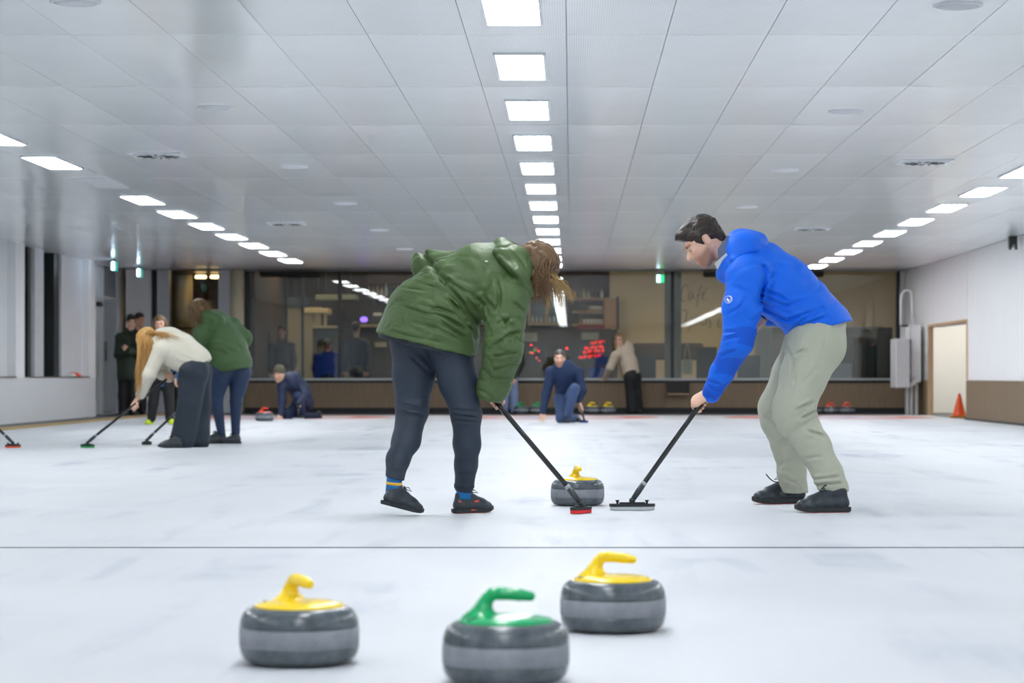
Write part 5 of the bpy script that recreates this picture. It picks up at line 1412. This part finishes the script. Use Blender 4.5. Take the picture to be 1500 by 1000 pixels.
    S.disp = folds([(J(1178, 620, -.3), (.55, 0, -1), 95, .014, .10), (J(1160, 520, -.2), (.6, 0, 1), 65, .008, .10), (J(1219, 706, -.32), (.2, 0, 1), 100, .010, .07), (J(1160, 695, .42), (.2, 0, 1), 95, .010, .08),
                    (J(1150, 590, -.3), (0, 0, 1), 60, .005, .08), (J(1225, 510, -.2), (1, 0, .5), 50, .005, .10), (J(1148, 640, .3), (.5, 0, -1), 85, .010, .08)], .0024, 9, 12, ((.25, 0, 1), .0035, 4., 13.))
    p0 = S.disp; pg = grooves([([(1193, 588), (1165, 600)], .014, .007), ([(1197, 601), (1172, 614)], .014, .007), ([(1210, 640), (1180, 630)], .010, .007), ([(1150, 508), (1164, 530), (1160, 556)], .012, .008), ([(1160, 520), (1180, 512)], .009, .007),
                  ([(1188, 703), (1232, 697)], .010, .006), ([(1194, 712), (1236, 707)], .010, .006), ([(1178, 672), (1206, 668)], .006, .008), ([(1120, 610), (1138, 622)], .008, .007), ([(1136, 650), (1160, 640)], .008, .008), ([(1205, 492), (1207, 506), (1224, 518)], .004, .003),
                  ([(1146, 700), (1168, 708)], .008, .007), ([(1140, 688), (1162, 692)], .006, .007), ([(1178, 494), (1168, 535), (1160, 580)], .004, .004), ([(1200, 535), (1178, 560)], .006, .010)], D - .1, D + .6); S.disp = lambda P: p0(P) + pg(P)
    oL = npv((anL[0], anL[1], .107)); oR = npv((anR[0], anR[1], .062))
    S.trim(oL, (.0, .0, -1), oL, .3); S.trim(oR, (0, 0, -1), oR, .3)
    S.build('trousers', SAGE, .0065, root)
    heel = npv(W(1246, 749, 12.64)); heel[2] = .003; toe = npv(W(1164, 749.5, 12.60)); toe[2] = .003
    shoe(root, heel, toe, (0, 0, 1), SHOEB, SOLEB, SOLER, 1.05, True, logo=1)
    heel = npv(W(1181, 736, 13.52)); heel[2] = .003; toe = npv(W(1102, 737, 13.42)); toe[2] = .003
    s2 = shoe(root, heel, toe, (0, 0, 1), SHOEB, SOLEB, SOLER, 1.05, True, logo=1)
    lm = mat('lace_black', '#12161a', .7)
    MB().tube(bez([J(1140, 706, .46), J(1133, 707, .46), J(1127, 701, .45), J(1122, 694, .45)], 8), .0035, 6).build('lace_end', lm, s2)
man_blue()
# ------------------------------------------------------------------ the others, farther away
def simple_person(label, D, P, top_m, leg_m, hair_m, head, top_r, leg_r, arm_r=(.085, .07, .05), hem=None, hands=None, shoes=None, skin=SKIN1, vox=.010, top_name='jacket', extra_top=None,
                  top_folds=None, hair='short', hair_ext=None, stubble=0., depth=1.0, shoe_m=None, leg_name='trousers', hairvox=.010, cut_legs=None, name='person', sole=None, face_hair=None, torso_u=(0, 1, 0)):
    """P: dict of joints as (px, py, depth offset). head = (px, py, dd, fwd, up, k)"""
    J = lambda t: npv(W(t[0], t[1], D + (t[2] if len(t) > 2 else 0.)))
    root = thing(name, label, 'person', (J(P['pelvis'])[0], D, 0))
    hd = Head(J(head[:3]), head[3], head[4], head[5])
    Q = {k: ([J(x) for x in v] if isinstance(v, list) else J(v)) for k, v in P.items()}
    S = Solid(); spine = Q['spine']; hd.add(S, spine[-1])
    S.chain(list(reversed(spine)), [.05] + [.085] * (len(spine) - 1), .03)
    for q in ('L', 'R'):
        if 'arm' + q in Q:
            a = Q['arm' + q]; S.chain([spine[-2] * .5 + spine[-1] * .5] + a, [.05, .042, .034, .026], .02)
        if 'leg' + q in Q:
            l = Q['leg' + q]; S.chain([Q['pelvis']] + l, [.08, .065] + [.04] * (len(l) - 2) + [.032], .02)
    for hnd in (hands or []): hnd(S, Q)
    S.build('body', skin, min(vox, .008), root, hd.tint(stubble)); hd.eyes(root)
    # upper garment
    S = Solid(); S.chain(spine, top_r, .03, u=torso_u, su=depth, sv=1.)
    if hem: S.trim(J(hem[0]), hem[1])
    for q in ('L', 'R'):
        if 'arm' + q in Q:
            a = Q['arm' + q]; S.chain([spine[-2] * .6 + a[0] * .4] + a, [arm_r[0] * 1.05] + list(arm_r), .03)
    if extra_top: extra_top(S, J)
    S.disp = folds([(J(c), n, f, h, R) for c, n, f, h, R in (top_folds or [])], .005, 7, sum(map(ord, label)) % 50)
    S.build(top_name, top_m, vox, root)
    # legs
    S = Solid()
    for q in ('L', 'R'):
        if 'leg' + q in Q:
            l = Q['leg' + q]; S.chain([Q['pelvis']] + l, [leg_r[0]] + list(leg_r[1:1 + len(l)]), .03)
    S.disp = folds([], .004, 9, 3)
    for c, n in (cut_legs or []): S.cut(J(c), n)
    S.build(leg_name, leg_m, vox, root)
    for s_ in (shoes or []):
        hl, te = J(s_[0]), J(s_[1])
        if len(s_) < 3: hl[2] = te[2] = .003
        shoe(root, hl, te, (0, 0, 1) if len(s_) < 4 else s_[3], shoe_m or SHOEB, sole or SOLEB, None, 1.0, True)
    # hair
    if hair:
        S = Solid(); S.ell(hd.pt(-.026, 0, .042), np.array((.106, .083, .091)) * hd.k, hd.R(), .02); S.ell(hd.pt(-.07, 0, -.02), np.array((.045, .064, .06)) * hd.k, hd.R(), .03)
        S.disp = lambda V: .007 * vnoise(np.stack([V @ hd.f * 40, V @ hd.r * 70, V @ hd.u * 30], 1), 5)
        S.ell(hd.pt(.092, 0, -.040), np.array((.088, .11, .102)) * hd.k, hd.R(), .012, 'sub')
        if hair == 'long':
            for q in (-1, 1): S.chain([hd.pt(.0, q * .07, .05), hd.pt(-.005, q * .085, -.05), hd.pt(.015, q * .088, -.18)], [.03 * hd.k, .034 * hd.k, .022 * hd.k], .02)
        S.build('hair', hair_m, hairvox, root)
    if hair_ext: hair_ext(root, hd, J)
    return root, hd, J

GHAIR = mat('hair_lightbrown', '#6f5637', .5, var=.35, scale=50); BLOND = mat('hair_blond', '#c79a58', .45, var=.3, scale=45, stretch=(1, 1, .15)); DKHAIR = mat('hair_black', '#231b16', .5, var=.3, scale=50)
GREYH = mat('hair_grey', '#4b4541', .5, var=.35, scale=60)
CREAM = CLOTH('sweater_cream', '#ddd8c6', .85, var=.06, bump=.5, bscale=70, sheen=.2)
DENIM2 = CLOTH('jeans_dark', '#1f2b38', .7, var=.15, bump=.15, bscale=120)
NAVYL = CLOTH('leggings_blue', '#1b3050', .6, var=.1)
PARK2 = CLOTH('parka_green_far', '#3c5a30', .55, var=.08, bump=.2, bscale=20, bdist=.02)
PARKD = CLOTH('parka_dark', '#1f2e20', .6, var=.12)
BLACKC = CLOTH('cloth_black', '#15171a', .7, var=.15); NAVY = CLOTH('jacket_navy', '#1c2a48', .6, var=.12); NAVYM = CLOTH('sweater_navy', '#142b50', .75, var=.12)
JEANSB = CLOTH('jeans_blue', '#43577f', .75, var=.12, scale=14); FLEECE = CLOTH('fleece_cream', '#c5b9a4', .95, var=.08, bump=.6, bscale=90, sheen=.3); NAVYT = CLOTH('trousers_blue', '#16284a', .7, var=.12)

# 3. blonde sweeper in a cream sweater, left
D3 = 24.2
b3 = dict(foot=npv(W(128, 653, D3 - .2)), top=npv(W(262, 541, D3 + .10))); b3['foot'][2] = .003
broom(b3['foot'], b3['top'], 'black broom with green pad held by the person in cream sweater', 'green', (.75, -.65), (.19, .07), knobs=False)
h3 = unit(b3['top'] - b3['foot']); g3 = b3['foot'] + (b3['top'] - b3['foot']) * .515; g3b = b3['foot'] + (b3['top'] - b3['foot']) * .90
def blond_hair(root, hd, J):
    rn = random.Random(5); P = []
    for i in range(420):
        st = hd.pt(rn.uniform(-.09, .06), rn.uniform(-.09, .07), rn.uniform(.01, .11)); st = hd.c + (st - hd.c) / np.linalg.norm(st - hd.c) * rn.uniform(.105, .120)
        a = rn.random(); ln = rn.uniform(.55, 1.)
        en = J((199 + 26 * a + rn.gauss(0, 2), 500 + (92 - 48 * a) * ln, rn.uniform(-.18, .06)))
        md = J((203 + 32 * a, 506 + rn.gauss(0, 5), rn.uniform(-.24, -.05)))
        P.append((bez([st, st * .5 + md * .5 + npv((0, -.03, .02)), md, md * .4 + en * .6, en], 9), rn.uniform(.0028, .0062)))
    for i in range(90):
        st = hd.pt(rn.uniform(-.1, -.02), rn.uniform(-.09, .03), rn.uniform(-.02, .07)); en = J((244 + rn.gauss(0, 10), 496 + rn.gauss(0, 5), -.16 + rn.gauss(0, .02)))
        P.append((bez([st, J((228, 484, -.2)), J((240, 487, -.22)), en], 7), rn.uniform(.0026, .0055)))
    strands(P, 'hair_locks', BLOND, root)
simple_person('person with long blond hair in cream sweater and dark jeans sweeping on the left', D3,
    dict(pelvis=(286, 535), spine=[(285, 530), (262, 514), (243, 505), (226, 500)], armL=[(236, 512, -.15), (219, 548, -.15), (206, 578, -.02)], armR=[(240, 510, .16), (238, 545, .22), (248, 553, .12)],
         legL=[(284, 545, -.09), (278, 590, -.10), (268, 643, -.10)], legR=[(289, 545, .09), (292, 592, .10), (289, 644, .08)]),
    CREAM, DENIM2, BLOND, (216, 500, -.02, (-.62, -.05, -.78), (-.70, .0, .70), 1.0), [.172, .185, .18, .09], (.125, .146, .120, .125), (.085, .07, .05), ((284, 541), (.60, 0, -1.)),
    [lambda S, Q: grip_hand(S, Q['armL'][2], g3, -h3, -1), lambda S, Q: grip_hand(S, Q['armR'][2], g3b, -h3, 1)],
    [((268, 655, -.22), (231, 655, -.30)), ((298, 653, .1), (270, 653, .06))], top_name='sweater', top_folds=[((270, 530, -.15), (.6, 0, 1), 55, .014, .14), ((230, 540, -.2), (.2, 0, 1), 60, .01, .12)],
    hair='short', hair_ext=blond_hair, depth=1.1, leg_name='jeans', extra_top=lambda S, J: S.ell(J((251, 490, .05)), (.08, .10, .05), k=.05))

# 4. second sweeper in a green parka, seen from behind, left
D4 = 25.4
f4 = npv(W(215, 650, D4 - .4)); f4[2] = .003; t4 = npv(W(318, 548, D4 + .30))
broom(f4, t4, 'black broom with small dark head held by the second person in green parka', 'black', (.5, .85), (.13, .06), knobs=False)
h4 = unit(t4 - f4); g4 = f4 + (t4 - f4) * .80; g4b = f4 + (t4 - f4) * .94
def hair4(root, hd, J):
    rn = random.Random(9); P = []
    for i in range(220):
        st = hd.pt(rn.uniform(-.1, .05), rn.uniform(-.09, .09), rn.uniform(.0, .11)); st = hd.c + (st - hd.c) / np.linalg.norm(st - hd.c) * rn.uniform(.104, .126)
        en = J((281 + 18 * rn.random(), 462 + 26 * rn.random(), rn.uniform(-.16, .06)))
        P.append((bez([st, st * .6 + en * .4 + npv((-.02, -.05, .03)), en + npv((0, -.02, .03)), en], 7), rn.uniform(.003, .007)))
    for i in range(50):
        st = hd.pt(-.08, rn.uniform(-.06, .06), rn.uniform(.02, .1)); en = J((306 + rn.gauss(0, 4), 453 + rn.gauss(0, 4), -.1)); P.append((bez([st, st * .5 + en * .5 + npv((0, -.02, .04)), en], 6), .006))
    strands(P, 'hair_locks', GHAIR, root)
simple_person('person in green parka and blue leggings seen from behind on the left', D4,
    dict(pelvis=(336, 525), spine=[(338, 530), (334, 512), (324, 492), (312, 478), (300, 470)], armL=[(297, 488, -.10), (290, 520, -.06), (296, 552, .12)], armR=[(340, 478, .10), (358, 494, .12), (345, 528, .25)],
         legL=[(324, 545, -.05), (317, 585, -.04), (324, 632, -.02)], legR=[(351, 545, .05), (346, 588, .03), (345, 634, .05)]),
    PARK2, NAVYL, GHAIR, (291, 457, -.0, (-.70, .45, -.55), (-.35, .25, .90), 1.0), [.225, .205, .170, .178, .09], (.13, .118, .066, .043), (.095, .082, .060), ((340, 543), (.17, 0, -1.)),
    [lambda S, Q: grip_hand(S, Q['armL'][2], g4, -h4, -1), lambda S, Q: grip_hand(S, Q['armR'][2], g4b, -h4, 1)],
    [((333, 648, .06), (294, 650, -.05)), ((354, 649, .05), (322, 651, -.02))], top_name='parka', top_folds=[((326, 502, -.2), (.3, 0, 1), 90, .026, .12), ((345, 505, -.15), (.5, 0, 1), 80, .02, .10), ((345, 530, -.2), (.8, 0, .3), 50, .01, .14), ((352, 482, 0), (.6, 0, 1), 60, .01, .1)],
    hair='short', hair_ext=hair4, depth=.95, leg_name='leggings', extra_top=lambda S, J: (S.chain([J((303, 462, -.09)), J((318, 470, -.14)), J((313, 480, -.15))], [.06, .07, .05], .04), S.ell(J((312, 468, 0)), (.12, .14, .07), k=.05)),
    torso_u=(0, 1, 0))

# broom reaching in from the left edge, its owner outside the picture
f0 = npv(W(19, 656, 23.95)); f0[2] = .003
broom(f0, npv(W(-98, 540, 24.0)), 'black broom with orange pad reaching in at the left edge', 'orange', (1, .1), (.155, .07), knobs=True)

# 5-7. people waiting at the left doors
simple_person('person in long dark green parka with arms folded by the left doors', 44.0,
    dict(pelvis=(187, 536), spine=[(187, 549), (187, 525), (188, 500), (190, 484)], armL=[(198, 495, -.04), (202, 517, -.12), (190, 512, -.22)], armR=[(177, 495, -.02), (174, 519, -.1), (190, 516, -.22)],
         legL=[(193, 548), (194, 578), (194, 603)], legR=[(181, 548), (180, 578), (180, 603)]),
    PARKD, BLACKC, DKHAIR, (192, 471, -.02, (.5, -.8, -.3), (.1, -.2, 1), 1.02), [.20, .20, .19, .08], (.14, .11, .09, .08), (.10, .09, .06), ((187, 557), (0, 0, -1.)),
    [lambda S, Q: open_hand(S, Q['armL'][2], (-.8, -.2, .4), (0, -1, 0))], [((194, 608, .1), (198, 608, -.14)), ((180, 608, .1), (179, 608, -.16))], vox=.014, top_name='parka', hair='short', depth=.8)
simple_person('person with dark hair standing half hidden behind the dark parka', 44.9,
    dict(pelvis=(203, 534), spine=[(203, 545), (203, 520), (203, 498), (203, 482)], armL=[(212, 495), (214, 520), (213, 540)], armR=[(194, 495), (192, 520), (192, 540)], legL=[(208, 545), (209, 575), (209, 601)], legR=[(198, 545), (198, 575), (198, 601)]),
    BLACKC, BLACKC, DKHAIR, (205, 468, -.02, (.75, -.6, -.2), (0, 0, 1), 1.0), [.17, .165, .17, .08], (.13, .10, .08, .07), (.085, .07, .05), None,
    [lambda S, Q: open_hand(S, Q['armL'][2], (0, 0, -1), (0, 1, 0))], [((209, 605, .1), (212, 605, -.14)), ((198, 605, .1), (199, 605, -.14))], vox=.014, hair='short', depth=.7, skin=SKIN2)
def vest(root, hd, J):
    for (a, b, m, nm) in (((246, 485, -.14), (248, 500, -.16), mat('vest_orange', '#ee6a1e', .6), 'orange_panel'), ((255, 488, -.08), (258, 503, -.10), mat('vest_violet', '#5a3fd0', .6), 'violet_panel')):
        S = Solid(); S.cone(J(a), J(b), .060, .062, .02, u=(1, 0, 0), su=1.0, sv=.6); S.build(nm, m, .012, root)
simple_person('person in blue and orange jacket with bright yellow shoes standing on the ice edge', 35.6,
    dict(pelvis=(236, 556), spine=[(236, 560), (236, 530), (237, 508), (236, 491)], armL=[(254, 502, .0), (259, 530, -.02), (257, 552, -.08)], armR=[(219, 502, .0), (214, 530, -.02), (216, 553, -.08)],
         legL=[(245, 562), (248, 590), (249, 614)], legR=[(228, 562), (224, 592), (222, 612)]),
    CLOTH('jacket_teal_blue', '#23507f', .6, var=.1), BLACKC, GHAIR, (234, 475, -.02, (.10, -.98, -.12), (0, -.1, 1), 1.03), [.155, .165, .175, .08], (.13, .095, .075, .065), (.08, .068, .05), ((236, 566), (0, 0, -1.)),
    [lambda S, Q: open_hand(S, Q['armL'][2], (0, -.2, -1), (-1, 0, 0)), lambda S, Q: open_hand(S, Q['armR'][2], (0, -.2, -1), (1, 0, 0))],
    [((250, 619, .12), (252, 619, -.14)), ((224, 620, .12), (214, 621.5, -.12))], vox=.012, hair='long', hair_ext=vest, depth=.75, shoe_m=mat('shoe_neon', '#c9e21e', .5), sole=mat('sole_neon', '#d8ee2a', .5))

# 8. kneeling man with beanie, left
D8 = 40.4
f8 = npv(W(437, 613.5, D8 - .35)); f8[2] = .003; t8 = npv(W(437.5, 545, D8 - .05)); h8 = unit(t8 - f8); g8 = f8 + (t8 - f8) * .30
broom(f8, t8, 'broom with pale head under the hand of the kneeling person in beanie', 'white', (1, .05), (.20, .07), knobs=False)
def beanie(root, hd, J):
    S = Solid(); S.ell(hd.pt(-.022, 0, .05), np.array((.115, .092, .105)) * hd.k, hd.R(), .02); S.cut(hd.pt(.09, 0, .030), hd.f * .25 - hd.u * .97)
    S.disp = lambda V: .003 * np.sin(np.arctan2((V - hd.c) @ hd.r, (V - hd.c) @ hd.f) * 40)
    o = S.build('beanie', mat('beanie_olive', '#5a5648', .9, var=.15, bump=.5, bscale=120), .008, root)
    S = Solid(); S.cone(hd.pt(-.02, 0, .022), hd.pt(-.02, 0, .045), .104 * hd.k, .106 * hd.k, .01, u=hd.f, su=1.08, sv=.90); S.cut(hd.pt(0, 0, .018), -hd.u); S.cut(hd.pt(0, 0, .05), hd.u); S.build('beanie_brim', mat('beanie_olive', '#5a5648'), .008, o)
simple_person('kneeling person in navy jacket and olive beanie beside the red stone', D8,
    dict(pelvis=(444, 588, .15), spine=[(446, 588, .15), (440, 572, .05), (428, 558, -.08), (419, 553, -.14)], armR=[(413, 566, -.16), (413, 588, -.22), (412, 606, -.30)], armL=[(440, 563, -.10), (447, 577, -.20), (438, 590, -.34)],
         legL=[(449, 590, .10), (436, 581, -.22), (444, 609, -.12)], legR=[(438, 592, .10), (421, 610, -.12), (462, 610, .42)]),
    NAVY, NAVYT, GREYH, (409, 548, -.20, (-.35, -.90, -.12), (-.1, -.12, 1), 1.05), [.165, .175, .165, .085], (.15, .12, .085, .065), (.085, .07, .05), None,
    [lambda S, Q: open_hand(S, Q['armR'][2], (-.3, -.4, -.6), (.3, -.8, .3)), lambda S, Q: grip_hand(S, Q['armL'][2], g8, -h8, 1)],
    [((445, 613, .0), (441, 614, -.26)), ((470, 612, .40), (460, 612, .62))], vox=.012, hair=None, hair_ext=beanie, depth=1.0, stubble=.4, top_folds=[((440, 570, -.2), (.5, 0, 1), 50, .015, .15)],
    extra_top=lambda S, J: S.chain([J((424, 553, -.02)), J((432, 556, .0))], [.08, .07], .04))

# 9. kneeling man in navy sweater and jeans, centre
D9 = 37.0
f9 = npv(W(855.5, 619, D9 - .1)); f9[2] = .003; t9 = npv(W(829, 522, D9 - .15)); h9 = unit(t9 - f9); g9 = f9 + (t9 - f9) * .20
broom(f9, t9, 'broom with blue pad in the hand of the kneeling person in navy sweater', 'blue', (1, .05), (.13, .06), knobs=False)
simple_person('kneeling person in navy sweater and blue jeans in the centre of the far ice', D9,
    dict(pelvis=(827, 580, .15), spine=[(827, 577, .12), (827, 560, .0), (826, 543, -.10), (822, 534, -.14)], armR=[(807, 545, -.08), (800, 578, -.14), (795.5, 603, -.22)], armL=[(846, 545, -.06), (853, 572, -.14), (848, 586, -.20)],
         legL=[(835, 582, .05), (842, 569, -.34), (832, 607, -.20)], legR=[(822, 584, .05), (822, 612, -.05), (842, 612, .40)]),
    NAVYM, JEANSB, GREYH, (820, 525, -.20, (-.05, -.98, -.08), (0, -.08, 1), 1.05), [.15, .165, .185, .085], (.14, .11, .080, .065), (.085, .068, .048), ((827, 577), (0, .0, -1.)),
    [lambda S, Q: open_hand(S, Q['armR'][2], (-.25, -.3, -1), (0, -1, .2), curl=.12), lambda S, Q: grip_hand(S, Q['armL'][2], g9, -h9, 1)],
    [((830, 615, -.1), (830, 618.5, -.34)), ((846, 614, .30), (851, 613, .46))], vox=.011, hair='short', depth=1.0, stubble=.8, top_name='sweater', top_folds=[((827, 560, -.15), (.2, 0, 1), 45, .014, .15)])

# 10. woman in cream fleece leaning on the sill of the far window
D10 = 46.2
simple_person('person in cream fleece jacket and black trousers leaning on the far window sill', D10,
    dict(pelvis=(925, 546), spine=[(925, 547), (921, 530), (914, 515), (910, 506)], armL=[(901, 521, -.12), (894, 538, -.10), (889, 549, .25)], armR=[(922, 519, .10), (929, 535, .15), (926, 546, .15)],
         legL=[(923, 552, -.05), (924, 578, -.05), (926, 600, -.05)], legR=[(930, 552, .05), (932, 578, .05), (934, 600, .05)]),
    FLEECE, BLACKC, mat('hair_darkblond', '#8f7350', .5, var=.3, scale=50), (907.5, 497, -.08, (-.28, -.93, -.12), (-.08, -.1, 1), .98), [.155, .165, .16, .085], (.14, .12, .10, .105), (.085, .075, .06), ((925, 549), (.35, 0, -1.)),
    [lambda S, Q: open_hand(S, Q['armL'][2], (-.3, .4, -.4), (0, 0, 1)), lambda S, Q: open_hand(S, Q['armR'][2], (-.3, 0, -1), (0, 1, 0))], [((927, 604, .1), (922, 604.5, -.12)), ((935, 604, .12), (938, 604, -.12))], vox=.012, hair='long', depth=.85, top_name='fleece_jacket',
    extra_top=lambda S, J: S.chain([J((918, 505, -.05)), J((924, 512, -.02))], [.09, .07], .05),
    hair_ext=lambda root, hd, J: [MB().tube([hd.pt(.098, q * .012, .004)] + [hd.pt(.092 + .008 * math.cos(a), q * (.034 + .022 * math.cos(a)), .002 + .016 * math.sin(a)) for a in [math.pi + 2 * math.pi * i / 10 for i in range(11)]], .004, 6).build('glasses_rim', mat('glasses_dark', '#2a2024', .3), root) for q in (-1, 1)])

# 11. person in jeans hidden behind the front sweeper's arm
simple_person('person in dark jacket and pale jeans standing behind the hanging green sleeve', 46.62,
    dict(pelvis=(746, 548), spine=[(746, 553), (746, 530), (745, 508), (745, 492)], armL=[(758, 507), (762, 532), (753, 552, -.12)], armR=[(733, 507), (729, 532), (735, 552, -.1)], legL=[(751, 552), (753, 578), (753, 600)], legR=[(741, 552), (739, 578), (739, 600)]),
    PARKD, CLOTH('jeans_pale', '#7f93bb', .8, var=.1), DKHAIR, (745, 478, -.03, (.1, -1, 0), (0, 0, 1), 1.0), [.165, .16, .17, .08], (.13, .10, .08, .075), (.085, .07, .05), ((746, 557), (0, 0, -1)),
    [lambda S, Q: open_hand(S, Q['armL'][2], (-.3, -.3, -1), (0, -1, 0))], [((753, 604, .1), (755, 604.5, -.14)), ((739, 604, .1), (737, 604.5, -.14))], vox=.014, hair='short', depth=.7)

# 12-14. guests inside the cafe
def guest(label, D, px, top, top_m, leg_m, hair_m, fwd, w=1.0):
    s = (D * .00028)
    H = (605 - top); y = lambda q: top + H * q; x = lambda m: px + m * F / D
    simple_person(label, D, dict(pelvis=(px, y(.52)), spine=[(px, y(.55)), (px, y(.40)), (px, y(.26)), (px, y(.18))],
        armL=[(x(.19), y(.24)), (x(.24), y(.40)), (x(.20), y(.53), -.1)], armR=[(x(-.19), y(.24)), (x(-.24), y(.40)), (x(-.20), y(.53), -.1)], legL=[(x(.09), y(.55)), (x(.10), y(.76)), (x(.10), y(.95))], legR=[(x(-.09), y(.55)), (x(-.10), y(.76)), (x(-.10), y(.95))]),
        top_m, leg_m, hair_m, (px, y(.075), -.02, fwd, (0, 0, 1), .98), [.16, .16, .17, .07], (.13, .10, .08, .07), (.08, .07, .05), None,
        [lambda S, Q: open_hand(S, Q['armL'][2], (0, 0, -1), (0, 1, 0)), lambda S, Q: open_hand(S, Q['armR'][2], (0, 0, -1), (0, 1, 0))],
        [((x(.10), 600, .1), (x(.12), 600, -.14), 1), ((x(-.10), 600, .1), (x(-.12), 600, -.14), 1)], vox=.018, hair='short', depth=.7)
guest('person in bright blue vest seen from behind inside the cafe', 48.3, 480, 497, mat('vest_blue', '#1c3fae', .6, var=.1), BLACKC, DKHAIR, (0, 1, 0))
guest('person in dark top standing in the cafe above the olive beanie', 49.0, 413, 476, mat('top_slate', '#27323c', .7, var=.1), BLACKC, DKHAIR, (-.3, -1, 0))
guest('person in grey blue top standing by the bar counter', 49.4, 522, 470, mat('top_bluegrey', '#3c526b', .7, var=.1), mat('trousers_grey', '#5f6766', .7), DKHAIR, (.2, 1, 0))
